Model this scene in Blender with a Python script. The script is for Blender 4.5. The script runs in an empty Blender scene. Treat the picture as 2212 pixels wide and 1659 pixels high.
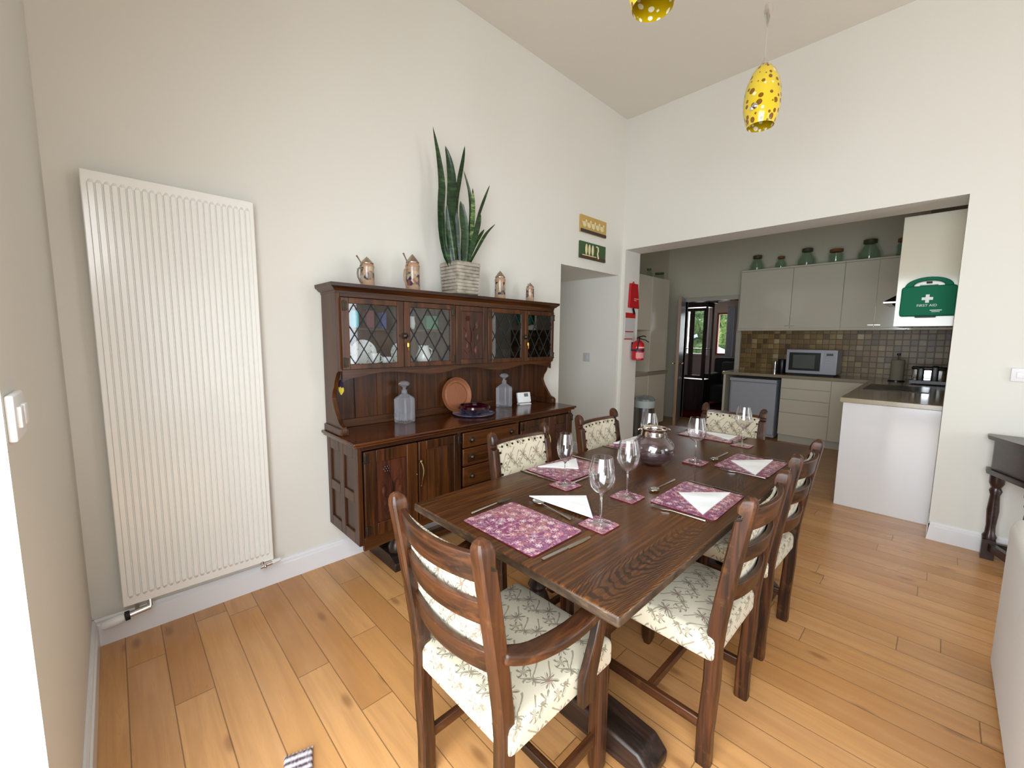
import bpy, bmesh, math, random
from mathutils import Vector, Matrix
random.seed(7)
PI = math.pi
SC = bpy.context.scene
COL = SC.collection

# ------------------------------------------------------------------ camera, world, lights, exposure
EYE = 1.39
YAW, PITCH, ROLL = math.radians(43.946), math.radians(-6.387), math.radians(0.514)
FPX = 895.2
def cam_axes():
    f = Vector((math.sin(YAW)*math.cos(PITCH), math.cos(YAW)*math.cos(PITCH), math.sin(PITCH)))
    r = f.cross(Vector((0, 0, 1))).normalized(); u = r.cross(f)
    c, s = math.cos(ROLL), math.sin(ROLL)
    return c*r+s*u, -s*r+c*u, -f
_r, _u, _b = cam_axes()
cd = bpy.data.cameras.new('camera'); cam = bpy.data.objects.new('camera', cd); COL.objects.link(cam)
cd.sensor_fit = 'HORIZONTAL'; cd.sensor_width = 36.0; cd.lens = FPX/2212*36.0; cd.clip_start = 0.02; cd.clip_end = 100
cam.matrix_world = Matrix(((_r.x, _u.x, _b.x, 0), (_r.y, _u.y, _b.y, 0), (_r.z, _u.z, _b.z, EYE), (0, 0, 0, 1)))
SC.camera = cam
W = bpy.data.worlds.new('world'); SC.world = W; W.use_nodes = True
W.node_tree.nodes['Background'].inputs[0].default_value = (0.80, 0.90, 1.0, 1)
W.node_tree.nodes['Background'].inputs[1].default_value = 1.6
def area(name, loc, direction, sx, sy, power, col=(1, 1, 1)):
    l = bpy.data.lights.new(name, 'AREA'); l.shape = 'RECTANGLE'; l.size = sx; l.size_y = sy; l.energy = power; l.color = col
    o = bpy.data.objects.new(name, l); COL.objects.link(o); o.location = loc
    o.rotation_euler = Vector(direction).to_track_quat('-Z', 'Z').to_euler(); return o
area('daylight_patio', (-0.62, -0.12, 1.25), (1, 0.10, -0.62), 2.45, 2.0, 190, (0.87, 0.94, 1.0))
area('daylight_window_1', (0.9, -3.42, 1.15), (0, 1, 0.0), 1.3, 2.0, 16, (0.93, 0.95, 1.0))
area('daylight_window_2', (2.9, -3.42, 1.15), (-0.1, 1, 0.0), 1.3, 2.0, 56, (0.93, 0.95, 1.0))
area('daylight_far_window', (10.75, 4.1, 1.5), (-1, -0.1, 0), 1.4, 1.0, 60, (1, 1, 1))
SC.view_settings.view_transform = 'Standard'; SC.view_settings.look = 'None'
SC.view_settings.exposure = -0.32; SC.view_settings.gamma = 1.0; SC.view_settings.use_curve_mapping = False

# ------------------------------------------------------------------ node expression helpers
def lin(r, g, b):
    def c(v):
        v /= 255.0
        return v/12.92 if v <= 0.04045 else ((v+0.055)/1.055)**2.4
    return (c(r), c(g), c(b), 1.0)
class E:
    """a tiny wrapper so that node maths reads like ordinary maths"""
    nt = None
    def __init__(s, v): s.v = v
    @staticmethod
    def op(o, *a, clamp=False):
        n = E.nt.nodes.new('ShaderNodeMath'); n.operation = o; n.use_clamp = clamp
        for i, x in enumerate(a):
            x = x.v if isinstance(x, E) else x
            if isinstance(x, (int, float)): n.inputs[i].default_value = x
            else: E.nt.links.new(x, n.inputs[i])
        return E(n.outputs[0])
    def __add__(s, o): return E.op('ADD', s, o)
    __radd__ = __add__
    def __sub__(s, o): return E.op('SUBTRACT', s, o)
    def __rsub__(s, o): return E.op('SUBTRACT', o, s)
    def __mul__(s, o): return E.op('MULTIPLY', s, o)
    __rmul__ = __mul__
    def __truediv__(s, o): return E.op('DIVIDE', s, o)
    def floor(s): return E.op('FLOOR', s)
    def fract(s): return E.op('FRACT', s)
    def sin(s): return E.op('SINE', s)
    def cos(s): return E.op('COSINE', s)
    def abs(s): return E.op('ABSOLUTE', s)
    def sqrt(s): return E.op('SQRT', s)
    def pow(s, p): return E.op('POWER', s, p)
    def min(s, o): return E.op('MINIMUM', s, o)
    def max(s, o): return E.op('MAXIMUM', s, o)
    def lt(s, o): return E.op('LESS_THAN', s, o)
    def gt(s, o): return E.op('GREATER_THAN', s, o)
    def clamp(s): return E.op('ADD', s, 0.0, clamp=True)
def ramp(x, a, b):            # 0 below a, 1 above b, smooth between
    n = E.nt.nodes.new('ShaderNodeMapRange'); n.interpolation_type = 'SMOOTHSTEP'
    E.nt.links.new(x.v, n.inputs[0]); n.inputs[1].default_value = a; n.inputs[2].default_value = b
    return E(n.outputs[0])
def rgbmix(f, a, b, mode='MIX'):
    n = E.nt.nodes.new('ShaderNodeMix'); n.data_type = 'RGBA'; n.blend_type = mode
    for i, x in ((0, f), (6, a), (7, b)):
        x = x.v if isinstance(x, E) else x
        if isinstance(x, (int, float, tuple)): n.inputs[i].default_value = x
        else: E.nt.links.new(x, n.inputs[i])
    return E(n.outputs[2])
def coords(kind='Object'):
    t = E.nt.nodes.new('ShaderNodeTexCoord'); s = E.nt.nodes.new('ShaderNodeSeparateXYZ')
    E.nt.links.new(t.outputs[kind], s.inputs[0]); return E(s.outputs[0]), E(s.outputs[1]), E(s.outputs[2])
def vec(x, y, z=0.0):
    n = E.nt.nodes.new('ShaderNodeCombineXYZ')
    for i, a in enumerate((x, y, z)):
        if isinstance(a, E): E.nt.links.new(a.v, n.inputs[i])
        else: n.inputs[i].default_value = a
    return n.outputs[0]
def noise(v, scale=5, detail=2, rough=0.5, dist=0.0):
    n = E.nt.nodes.new('ShaderNodeTexNoise'); n.inputs['Scale'].default_value = scale; n.inputs['Detail'].default_value = detail
    n.inputs['Roughness'].default_value = rough; n.inputs['Distortion'].default_value = dist
    E.nt.links.new(v, n.inputs['Vector']); return E(n.outputs[0])
def white(v):
    n = E.nt.nodes.new('ShaderNodeTexWhiteNoise'); n.noise_dimensions = '3D'; E.nt.links.new(v, n.inputs[0]); return E(n.outputs[0])
def voro(v, scale, dims='2D', feat='F1', rnd=1.0):
    n = E.nt.nodes.new('ShaderNodeTexVoronoi'); n.voronoi_dimensions = dims; n.feature = feat
    n.inputs['Scale'].default_value = scale; n.inputs['Randomness'].default_value = rnd; E.nt.links.new(v, n.inputs['Vector']); return n
def stops(x, pts):
    n = E.nt.nodes.new('ShaderNodeValToRGB'); cr = n.color_ramp
    while len(cr.elements) > 1: cr.elements.remove(cr.elements[0])
    cr.elements[0].position = pts[0][0]; cr.elements[0].color = pts[0][1]
    for p, c in pts[1:]:
        e = cr.elements.new(p); e.color = c
    E.nt.links.new(x.v, n.inputs[0]); return E(n.outputs[0])
def bump(h, strength=0.2, dist=0.005):
    n = E.nt.nodes.new('ShaderNodeBump'); n.inputs['Strength'].default_value = strength; n.inputs['Distance'].default_value = dist
    E.nt.links.new(h.v, n.inputs['Height']); E.nt.links.new(n.outputs[0], E.bs.inputs['Normal'])
MATS = {}
def mat(name, col=(0.5, 0.5, 0.5, 1), rough=0.5, metal=0.0, spec=0.5, trans=0.0, ior=1.5, coat=0.0, sheen=0.0, fn=None):
    m = bpy.data.materials.new(name); m.use_nodes = True; E.nt = m.node_tree; b = m.node_tree.nodes['Principled BSDF']; E.bs = b
    b.inputs['Base Color'].default_value = col; b.inputs['Roughness'].default_value = rough; b.inputs['Metallic'].default_value = metal
    b.inputs['Specular IOR Level'].default_value = spec; b.inputs['Transmission Weight'].default_value = trans; b.inputs['IOR'].default_value = ior
    b.inputs['Coat Weight'].default_value = coat; b.inputs['Coat Roughness'].default_value = 0.08; b.inputs['Sheen Weight'].default_value = sheen
    if fn:
        r = fn()
        if r is not None:
            E.nt.links.new(r.v, b.inputs['Base Color'])
    MATS[name] = m; return m
def setrough(x): E.nt.links.new(x.v, E.bs.inputs['Roughness'])
def thin_glass(name, tint=(1, 1, 1, 1), refl=1.0, base=0.04, pw=3.2):
    m = bpy.data.materials.new(name); m.use_nodes = True; nt = m.node_tree; nt.nodes.clear(); E.nt = nt
    out = nt.nodes.new('ShaderNodeOutputMaterial'); mx = nt.nodes.new('ShaderNodeMixShader')
    t = nt.nodes.new('ShaderNodeBsdfTransparent'); t.inputs[0].default_value = tint
    g = nt.nodes.new('ShaderNodeBsdfGlossy'); g.inputs['Roughness'].default_value = 0.02; g.inputs['Color'].default_value = (1, 1, 1, 1)
    lw = nt.nodes.new('ShaderNodeLayerWeight'); lw.inputs[0].default_value = 0.5
    f = (E(lw.outputs[1]).pow(pw)*refl+base).clamp()
    nt.links.new(f.v, mx.inputs[0]); nt.links.new(t.outputs[0], mx.inputs[1]); nt.links.new(g.outputs[0], mx.inputs[2]); nt.links.new(mx.outputs[0], out.inputs[0])
    MATS[name] = m; return m

# ------------------------------------------------------------------ materials
def f_wall():
    x, y, z = coords(); n = noise(vec(x, y, z), 90, 3)
    bump(n, 0.05, 0.002); return rgbmix(noise(vec(x, y, z), 1.2, 1), lin(226, 224, 215), lin(231, 229, 221))
mat('wall_paint', rough=0.75, spec=0.25, fn=f_wall)
mat('ceiling_paint', lin(226, 220, 208), 0.85, spec=0.15)
mat('kitchen_wall_paint', lin(222, 216, 196), 0.8, spec=0.2)
mat('kitchen_ceiling_paint', lin(200, 192, 172), 0.9, spec=0.1)
mat('mauve_wall_paint', lin(190, 174, 170), 0.85)
mat('skirting_gloss', lin(236, 236, 238), 0.3)
mat('white_gloss', lin(240, 240, 238), 0.25)
mat('render_pale', lin(235, 235, 232), 0.9)
def f_floor():
    x, y, z = coords(); w = 0.1255
    i = ((x+0.05)/w).floor(); fx = ((x+0.05)/w).fract()
    ln = 1.15
    off = white(vec(i, 3.0, 1.0))*ln*3.0
    j = ((y+off)/ln+white(vec(i, 9.0, 2.0))).floor(); fy = ((y+off)/ln+white(vec(i, 9.0, 2.0))).fract()
    r = white(vec(i, j, 5.0)); r2 = white(vec(i, j, 8.0))
    g = noise(vec(x*28+r*40, y*1.5+r2*30, 0.0), 1.0, 4, 0.6, 0.6)
    g2 = noise(vec(x*5+r*13, y*1.6, 0.0), 1.2, 3, 0.6)
    base = stops(r, [(0.0, lin(190, 135, 80)), (0.35, lin(203, 148, 90)), (0.7, lin(214, 160, 102)), (1.0, lin(198, 146, 94))])
    c = rgbmix(ramp(g, 0.35, 0.7)*0.45, base, lin(168, 120, 76))
    c = rgbmix(ramp(g2, 0.45, 0.75)*0.35, c, lin(214, 166, 118))
    kn = voro(vec(x*4.2+r, y*1.6), 1.0, '2D'); k = E(kn.outputs['Distance'])
    c = rgbmix((1.0-ramp(k, 0.02, 0.10))*0.5, c, lin(110, 66, 36))
    e = (fx.min(1.0-fx)*w).min((fy.min(1.0-fy))*ln)
    gap = 1.0-ramp(e, 0.0007, 0.0028)
    bump(gap*(-1.0)+g*0.06, 0.35, 0.002)
    setrough(g*0.14+0.22)
    return rgbmix(gap*0.62, c, lin(74, 46, 26))
mat('oak_planks', rough=0.3, spec=0.5, fn=f_floor)
def woodfn(dark, mid, light, axis, s=1.0, gl=(0.34, 0.5, 0.68), wear=0.0, wearc=(170, 110, 70), lo=0.3, hi=0.42):
    def fn():
        x, y, z = coords()
        p = {'x': (x*2.6, y*52, z*52), 'y': (x*52, y*2.6, z*52), 'z': (x*52, y*52, z*2.6)}[axis]
        p = tuple(a*s for a in p)
        info = E.nt.nodes.new('ShaderNodeObjectInfo'); rn = E(info.outputs['Random'])
        g = noise(vec(p[0]+rn*9, p[1]+rn*5, p[2]), 1.0, 4, 0.62, 0.5); g2 = noise(vec(p[0]*0.35, p[1]*0.3, p[2]*0.3+rn*7), 1.0, 2)
        c = stops(g, [(gl[0], lin(*dark)), (gl[1], lin(*mid)), (gl[2], lin(*light))])
        c = rgbmix(ramp(g2, 0.4, 0.7)*0.5, c, lin(*light))
        c = rgbmix((1.0-ramp(g2, 0.30, 0.44))*0.55, c, lin(*dark))
        if wear:
            w = ramp(noise(vec(x*14, y*14, z*14), 1.0, 4, 0.7), 0.56, 0.68)
            c = rgbmix(w*wear, c, lin(*wearc))
        bump(g, 0.15, 0.002); setrough(g*(hi-lo)+lo); return c
    return fn
for ax in 'xyz':
    mat('dresser_oak_'+ax, spec=0.4, coat=0.08, fn=woodfn((28, 14, 6), (57, 30, 11), (98, 54, 19), ax, gl=(0.26, 0.5, 0.78)))
    mat('chair_oak_'+ax, spec=0.4, coat=0.08, fn=woodfn((22, 13, 8), (52, 29, 16), (90, 51, 26), ax, wear=0.26, wearc=(126, 82, 42)))
    mat('black_oak_'+ax, spec=0.5, fn=woodfn((18, 12, 10), (34, 24, 20), (58, 42, 34), ax))
mat('dresser_top_oak', spec=0.5, fn=woodfn((34, 16, 7), (66, 32, 12), (100, 52, 18), 'x', lo=0.13, hi=0.20))
mat('dresser_shadow_oak', fn=woodfn((24, 11, 6), (50, 24, 11), (82, 42, 18), 'z'))
mat('console_oak', fn=woodfn((28, 16, 16), (44, 26, 25), (62, 40, 36), 'x'), coat=0.3)
mat('light_oak', fn=woodfn((150, 114, 80), (178, 140, 102), (198, 162, 124), 'z'))
mat('carved_oak', fn=woodfn((30, 14, 8), (58, 28, 16), (88, 46, 28), 'z'))
def f_table():
    x, y, z = coords()
    b = ((y+0.455)/0.228).floor(); rb = white(vec(b, 4.0, 0.0))
    yc = ((y+0.455)/0.228).fract()-0.5
    wob = noise(vec(x*3.0+rb*17.0, y*14.0, 0.0), 1.0, 3, 0.55)
    h = x-(yc+(rb-0.5)*0.3).pow(2.0)*1.7*(rb*0.8+0.7)+wob*0.20+noise(vec(x*34, y*34, 0.0), 1.0, 2)*0.030
    rings = (h*168.0).sin()*0.5+0.5
    patch = ramp(noise(vec(x*1.1+rb*5.0, y*2.6+rb*3.0, 7.0), 1.0, 1), 0.40, 0.56)
    rings = rings*patch
    fine = noise(vec(x*3.0, y*90, 0.0), 1.0, 4, 0.6)
    c = stops(fine, [(0.3, lin(42, 22, 9)), (0.5, lin(74, 41, 15)), (0.72, lin(112, 66, 25))])
    c = rgbmix(ramp(rings, 0.40, 0.85)*0.88, c, lin(30, 14, 7))
    big = noise(vec(x*1.3, y*1.7, 2.0), 1.0, 2)
    c = rgbmix(ramp(big, 0.45, 0.75)*0.30, c, lin(116, 74, 32))
    e = ((y+0.455)/0.228).fract(); j = 1.0-ramp(e.min(1.0-e), 0.002, 0.010)
    c = rgbmix(j*0.5, c, lin(26, 14, 8))
    bump(rings*0.4+fine*0.5, 0.10, 0.002); setrough(fine*0.12+0.24); return c
mat('table_top_oak', coat=0.06, spec=0.42, fn=f_table)
def f_edge():
    x, y, z = coords(); n = noise(vec(x*9, y*9, z*30), 1.0, 4, 0.7)
    return stops(n, [(0.38, lin(40, 28, 18)), (0.54, lin(66, 50, 35)), (0.62, lin(84, 66, 46)), (0.67, lin(150, 122, 88))])
mat('worn_edge_oak', rough=0.5, fn=f_edge)
def fabric(scale):
    def fn():
        u, v, _ = coords('UV')
        U = u/scale; V = v/(scale*1.15)
        U = U+(V.floor()*0.5)
        jit = noise(vec(u*40, v*40), 1.0, 2)-0.5
        a = U.fract()-0.5; b = V.fract()-0.5
        def flower(cx, cy, r0, amp, n, ph=0.0):
            dx = a-cx; dy = b-cy
            r = (dx*dx+dy*dy).sqrt(); th = E.op('ARCTAN2', dy, dx)
            rad = ((th*n+ph).cos())*amp+r0+jit*0.05
            inside = r.lt(rad)
            veins = (th*(n*2.0)+r*18.0).sin().gt(-0.35)
            return inside*veins, r
        f1, r1 = flower(0.0, 0.06, 0.20, 0.095, 7.0)
        f2, r2 = flower(0.33, -0.28, 0.14, 0.085, 5.0, 1.0)
        f3, r3 = flower(-0.31, -0.24, 0.12, 0.085, 4.0, 2.0)
        s1 = ((b-((a*6.2832).sin())*0.26-0.02).abs()-0.012).lt(0.026)*((a*21).sin().gt(-0.8))
        s2 = ((a-((b*6.2832+1.0).sin())*0.22+0.25).abs()).lt(0.034)
        curl = ((r2-0.20).abs()).lt(0.014)*((a-0.33).gt(-0.06))
        core = r1.lt(0.045)
        cream = rgbmix(noise(vec(u*6, v*6), 1.0, 2), lin(202, 191, 166), lin(214, 205, 183))
        sh = noise(vec(u*260, v*260), 1.0, 2)
        c = rgbmix((s1.max(s2)).max(curl)*0.80, cream, lin(126, 116, 96))
        c = rgbmix(f2.max(f3)*0.80, c, lin(108, 98, 82))
        c = rgbmix(f1*0.82, c, lin(112, 92, 84))
        c = rgbmix(core*0.8, c, lin(150, 96, 90))
        c = rgbmix(sh*0.20, c, lin(170, 158, 128))
        bump(sh, 0.25, 0.001); return c
    return fn
mat('floral_fabric', rough=0.95, spec=0.1, sheen=0.15, fn=fabric(0.092))
def f_placemat():
    u, v, _ = coords('UV')
    p = vec(u, v)
    def flowers(scale, n, seed):
        vn = voro(vec(u+seed, v+seed*0.7), scale, '2D', rnd=0.85)
        sp = E.nt.nodes.new('ShaderNodeSeparateXYZ'); E.nt.links.new(vn.outputs['Position'], sp.inputs[0])
        dx = u+seed-E(sp.outputs[0]); dy = v+seed*0.7-E(sp.outputs[1])
        th = E.op('ARCTAN2', dy, dx); r = (dx*dx+dy*dy).sqrt()*scale
        rc = E.nt.nodes.new('ShaderNodeSeparateColor'); E.nt.links.new(vn.outputs['Color'], rc.inputs[0])
        return r, th, E(rc.outputs[0]), E(rc.outputs[1])
    r, th, c1, c2 = flowers(26.0, 7, 0.0)
    pet = r.lt((th*7.0).cos()*0.06+0.22+c2*0.10)
    ring = ((r-0.17).abs()).lt(0.035); core = r.lt(0.07)
    n1 = noise(vec(u*60, v*60), 1.0, 3, 0.6)
    n4 = noise(vec(u*9+2.0, v*9), 1.0, 2, 0.5, 0.8)
    bg = stops(n1, [(0.32, lin(84, 62, 92)), (0.45, lin(132, 52, 88)), (0.56, lin(150, 70, 108)), (0.66, lin(112, 100, 132)), (0.8, lin(160, 84, 92))])
    bg = rgbmix(ramp(n4, 0.52, 0.60)*0.6, bg, stops(n1, [(0.4, lin(150, 84, 76)), (0.55, lin(190, 132, 110)), (0.7, lin(118, 82, 92))]))
    r3, th3, d1, d2 = flowers(70.0, 5, 3.1)
    bg = rgbmix(r3.lt((th3*5.0).cos()*0.1+0.25)*0.8, bg, stops(d1, [(0.0, lin(172, 66, 112)), (0.5, lin(110, 108, 138)), (1.0, lin(200, 160, 178))]))
    petc = stops(c1, [(0.0, lin(222, 184, 196)), (0.35, lin(206, 150, 140)), (0.6, lin(228, 214, 216)), (0.85, lin(190, 116, 118)), (1.0, lin(166, 166, 190))])
    c = rgbmix(pet*0.92, bg, petc); c = rgbmix(ring*pet*0.7, c, lin(176, 60, 110)); c = rgbmix(core*0.9, c, lin(240, 226, 210))
    sc = noise(vec(u*14+4.0, v*14), 1.0, 2, 0.5, 1.5); curl = ((sc-0.5).abs()).lt(0.012)
    c = rgbmix(curl*0.7, c, lin(228, 190, 180)); return rgbmix(0.14, c, lin(156, 128, 146))
mat('strawberry_floral_print', rough=0.22, spec=0.5, fn=f_placemat)
mat('mat_edge', lin(96, 20, 40), 0.5)
mat('napkin_cotton', lin(244, 246, 246), 0.9, spec=0.1)
mat('steel', lin(196, 190, 184), 0.22, metal=1.0)
mat('chrome', lin(225, 225, 228), 0.08, metal=1.0)
mat('silver_rim', lin(214, 206, 200), 0.15, metal=1.0)
mat('pewter', lin(176, 162, 148), 0.32, metal=1.0)
mat('brass', lin(214, 168, 74), 0.2, metal=1.0)
mat('antique_iron', lin(70, 62, 52), 0.42, metal=0.9)
mat('antique_brass', lin(138, 116, 78), 0.36, metal=1.0)
mat('brass_nail', lin(58, 42, 26), 0.35, metal=0.8)
mat('lead', lin(44, 46, 48), 0.6, metal=0.4)
mat('radiator_enamel', lin(242, 242, 237), 0.22, spec=0.6, coat=0.3)
mat('white_plastic', lin(232, 232, 232), 0.4)
mat('grey_plastic', lin(196, 196, 200), 0.4)
mat('black_plastic', lin(16, 16, 18), 0.3)
mat('screen_grey', lin(96, 104, 100), 0.2)
mat('cream_gloss', lin(226, 220, 200), 0.10, spec=0.6, coat=0.3)
mat('white_end_gloss', lin(232, 230, 230), 0.10, spec=0.6, coat=0.3)
mat('plinth_cream', lin(200, 196, 182), 0.35)
mat('fridge_white', lin(186, 190, 200), 0.3)
mat('cavity_dark', lin(18, 18, 18), 0.7)
def f_worktop():
    x, y, z = coords(); n = noise(vec(x*120, y*120, z*120), 1.0, 2)
    return rgbmix(n, lin(150, 136, 110), lin(182, 168, 140))
mat('worktop_beige', rough=0.18, coat=0.4, fn=f_worktop)
def f_tiles():
    u, v, _ = coords('UV')
    s = 0.074; i = (u/s).floor(); j = (v/s).floor(); fu = (u/s).fract(); fv = (v/s).fract()
    r = white(vec(i, j, 1.0)); e = (fu.min(1.0-fu)).min(fv.min(1.0-fv)); g = 1.0-ramp(e, 0.03, 0.08)
    c = stops(r, [(0.0, lin(92, 60, 26)), (0.25, lin(164, 126, 66)), (0.45, lin(118, 92, 44)), (0.65, lin(186, 156, 98)), (0.85, lin(84, 52, 22)), (1.0, lin(216, 198, 150))])
    c = rgbmix(noise(vec(u*30, v*30), 1.0, 3)*0.5, c, lin(128, 104, 58))
    bump(g*-1.0, 0.4, 0.003); return rgbmix(g, c, lin(98, 82, 52))
mat('mosaic_tile', rough=0.35, fn=f_tiles)
mat('first_aid_green', lin(8, 112, 80), 0.6, spec=0.2)
mat('first_aid_dark', lin(10, 84, 64), 0.35)
mat('pure_white', lin(240, 244, 240), 0.5)
mat('black_rubber', lin(14, 14, 14), 0.6)
mat('fire_red', lin(196, 18, 26), 0.35)
mat('fire_red_cloth', lin(186, 12, 24), 0.6)
mat('sign_grey', lin(204, 202, 200), 0.4)
mat('label_pink', lin(226, 150, 152), 0.5)
mat('label_navy', lin(60, 26, 66), 0.5)
mat('label_cream', lin(232, 190, 160), 0.5)
def f_shade():
    x, y, z = coords()
    vn = voro(vec(E.op('ARCTAN2', y, x*-1.0)*0.072, z*0.92), 31.0, '2D', rnd=0.75); d = E(vn.outputs['Distance'])
    rc = E.nt.nodes.new('ShaderNodeSeparateColor'); E.nt.links.new(vn.outputs['Color'], rc.inputs[0])
    dot = d.lt(E(rc.outputs[0])*0.30+0.10); hole = E(rc.outputs[1]).gt(0.86)
    y1 = rgbmix(noise(vec(x, y, z), 9, 1), lin(222, 190, 20), lin(236, 208, 60))
    geo = E.nt.nodes.new('ShaderNodeNewGeometry'); back = E(geo.outputs['Backfacing'])
    dc = rgbmix(hole, lin(128, 84, 8), lin(240, 232, 200))
    dc = rgbmix(back, dc, lin(246, 238, 204)); y1 = rgbmix(back, y1, lin(190, 156, 10))
    return rgbmix(dot, y1, dc)
mat('spotted_yellow_glass', rough=0.12, spec=0.6, coat=0.5, fn=f_shade)
def f_leaf():
    x, y, z = coords(); n = noise(vec(x*12, y*12, z*46), 1.0, 3, 0.6, 0.6)
    u, v, _ = coords('UV')
    return stops(n, [(0.36, lin(16, 34, 15)), (0.5, lin(28, 54, 24)), (0.62, lin(42, 74, 34)), (0.74, lin(74, 104, 54))])
mat('snake_leaf', rough=0.35, fn=f_leaf)
def f_leaf2():
    x, y, z = coords(); n = noise(vec(x*12, y*12, z*60), 1.0, 3, 0.6, 0.6)
    return stops(n, [(0.40, lin(40, 70, 30)), (0.52, lin(80, 110, 56)), (0.66, lin(150, 162, 100))])
mat('pale_banded_leaf', rough=0.35, fn=f_leaf2)
def f_pot():
    x, y, z = coords(); n = noise(vec(x*20, y*20, z*20), 1.0, 4, 0.6)
    return stops(n, [(0.3, lin(132, 124, 112)), (0.55, lin(168, 160, 146)), (0.75, lin(188, 180, 166))])
mat('grey_stoneware', rough=0.55, fn=f_pot)
mat('soil', lin(34, 26, 20), 0.95)
def f_stein(seed):
    def fn():
        x, y, z = coords()
        vn = voro(vec(x+seed, y, z*0.8), 46.0, '3D'); rc = E.nt.nodes.new('ShaderNodeSeparateColor'); E.nt.links.new(vn.outputs['Color'], rc.inputs[0])
        n = noise(vec(x*30+seed, y*30, z*22), 1.0, 3, 0.6)
        c = stops(E(rc.outputs[0]), [(0.0, lin(30, 28, 48)), (0.30, lin(190, 170, 140)), (0.46, lin(116, 52, 44)), (0.60, lin(184, 160, 126)), (0.74, lin(34, 36, 62))])
        c = rgbmix(ramp(n, 0.52, 0.60)*0.6, c, lin(178, 150, 122))
        band = z.gt(0.035)*z.lt(0.128)
        return rgbmix(band, lin(168, 138, 112), c)
    return fn
for k in range(4): mat('painted_stoneware_%d' % k, rough=0.25, coat=0.4, fn=f_stein(k*3.7))
mat('stein_handle_tan', lin(172, 136, 108), 0.3)
mat('stein_handle_grey', lin(120, 112, 104), 0.3)
def f_copper():
    x, y, z = coords(); r = (x*x+y*y).sqrt()
    t = (r*420.0).sin()*0.5+0.5
    return rgbmix(t*0.35, lin(156, 98, 66), lin(124, 72, 46))
mat('turned_wood_copper', rough=0.35, metal=0.25, fn=f_copper)
mat('ruby_glass', lin(46, 4, 18), 0.06, coat=0.5, spec=0.5)
def f_blueglass():
    x, y, z = coords(); n = noise(vec(x*14, y*14, 0.0), 1.0, 2)
    return stops(n, [(0.4, lin(176, 186, 208)), (0.55, lin(112, 124, 176)), (0.68, lin(64, 72, 150))])
mat('blue_swirl_glass', rough=0.08, coat=0.8, fn=f_blueglass)
mat('crystal', (1, 1, 1, 1), 0.0, trans=1.0, ior=1.5)
thin_glass('wine_glass', (0.975, 0.975, 0.98, 1), 1.1, 0.06, 2.6)
thin_glass('jug_glass', (0.73, 0.68, 0.71, 1), 0.9, 0.10)
thin_glass('decanter_glass', (0.92, 0.92, 0.94, 1), 1.0, 0.14)
mat('cut_glass', lin(244, 244, 248), 0.12, trans=0.88, ior=1.33, spec=0.8)
thin_glass('jar_green_glass', (0.90, 0.965, 0.935, 1), 0.8, 0.07)
thin_glass('door_pane', (0.93, 0.95, 0.97, 1), 0.5, 0.05)
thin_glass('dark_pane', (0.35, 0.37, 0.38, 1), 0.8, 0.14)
mat('jar_lid', lin(78, 84, 56), 0.5)
mat('cork', lin(140, 92, 52), 0.8)
def f_china(r, g, b):
    def fn():
        x, y, z = coords(); n = voro(vec(x, y, z), 70.0, '3D'); d = E(n.outputs['Distance'])
        q = noise(vec(x*16, y*16, z*16), 1.0, 2)
        return rgbmix(d.lt(0.33)*q.gt(0.5)*0.8, lin(226, 224, 214), lin(r, g, b))
    return fn
mat('china_green', rough=0.15, fn=f_china(110, 140, 110)); mat('china_blue', rough=0.15, fn=f_china(40, 56, 120)); mat('china_cream', rough=0.15, fn=f_china(150, 140, 90))
mat('teal_card', lin(96, 196, 200), 0.6)
mat('book_red', lin(110, 60, 62), 0.6); mat('book_green', lin(70, 120, 84), 0.6); mat('book_blue', lin(70, 84, 130), 0.6)
mat('pansy_yellow', lin(226, 206, 70), 0.6); mat('pansy_purple', lin(44, 20, 70), 0.6)
mat('canvas_ochre', lin(196, 160, 88), 0.7); mat('canvas_green', lin(58, 88, 52), 0.7); mat('canvas_brown', lin(78, 52, 34), 0.7)
mat('paint_cream', lin(228, 214, 166), 0.7); mat('paint_pale', lin(206, 204, 180), 0.7); mat('paint_dark', lin(60, 52, 46), 0.7)
mat('towel_paper', lin(150, 140, 122), 0.9)
def f_sofa():
    x, y, z = coords(); n = noise(vec(x*180, y*180, z*180), 1.0, 2); bump(n, 0.3, 0.001)
    return rgbmix(noise(vec(x*3, y*3, z*3), 1.0, 1), lin(222, 216, 206), lin(230, 225, 216))
mat('sofa_cloth', rough=0.9, sheen=0.2, fn=f_sofa)
def f_woven():
    x, y, z = coords(); s = ((y*260.0).sin()*0.5+0.5); n = noise(vec(x*120, y*60, 0.0), 1.0, 3)
    return stops((s*0.4+n*0.6).clamp(), [(0.3, lin(92, 76, 84)), (0.5, lin(190, 178, 184)), (0.7, lin(232, 226, 228))])
mat('woven_grey', rough=0.95, fn=f_woven)
def f_carpet():
    x, y, z = coords(); n = noise(vec(x*60, y*60, 0.0), 1.0, 3); return rgbmix(n, lin(70, 14, 16), lin(112, 26, 26))
mat('red_carpet', rough=1.0, spec=0.05, fn=f_carpet)
mat('terrace', lin(214, 212, 206), 0.9)
def f_hedge():
    x, y, z = coords(); n = noise(vec(x, y, z), 14, 4, 0.7); return stops(n, [(0.35, lin(50, 84, 40)), (0.55, lin(130, 168, 92)), (0.7, lin(206, 222, 170))])
mat('hedge_leaf', rough=0.8, fn=f_hedge)
mat('dark_upholstery', lin(40, 42, 44), 0.9); mat('cushion_grey', lin(64, 66, 66), 0.9); mat('cushion_red', lin(120, 40, 44), 0.9)
mat('brick_frame', lin(140, 74, 56), 0.7)
mat('bin_lid', lin(190, 200, 204), 0.2, metal=0.7)
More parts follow.
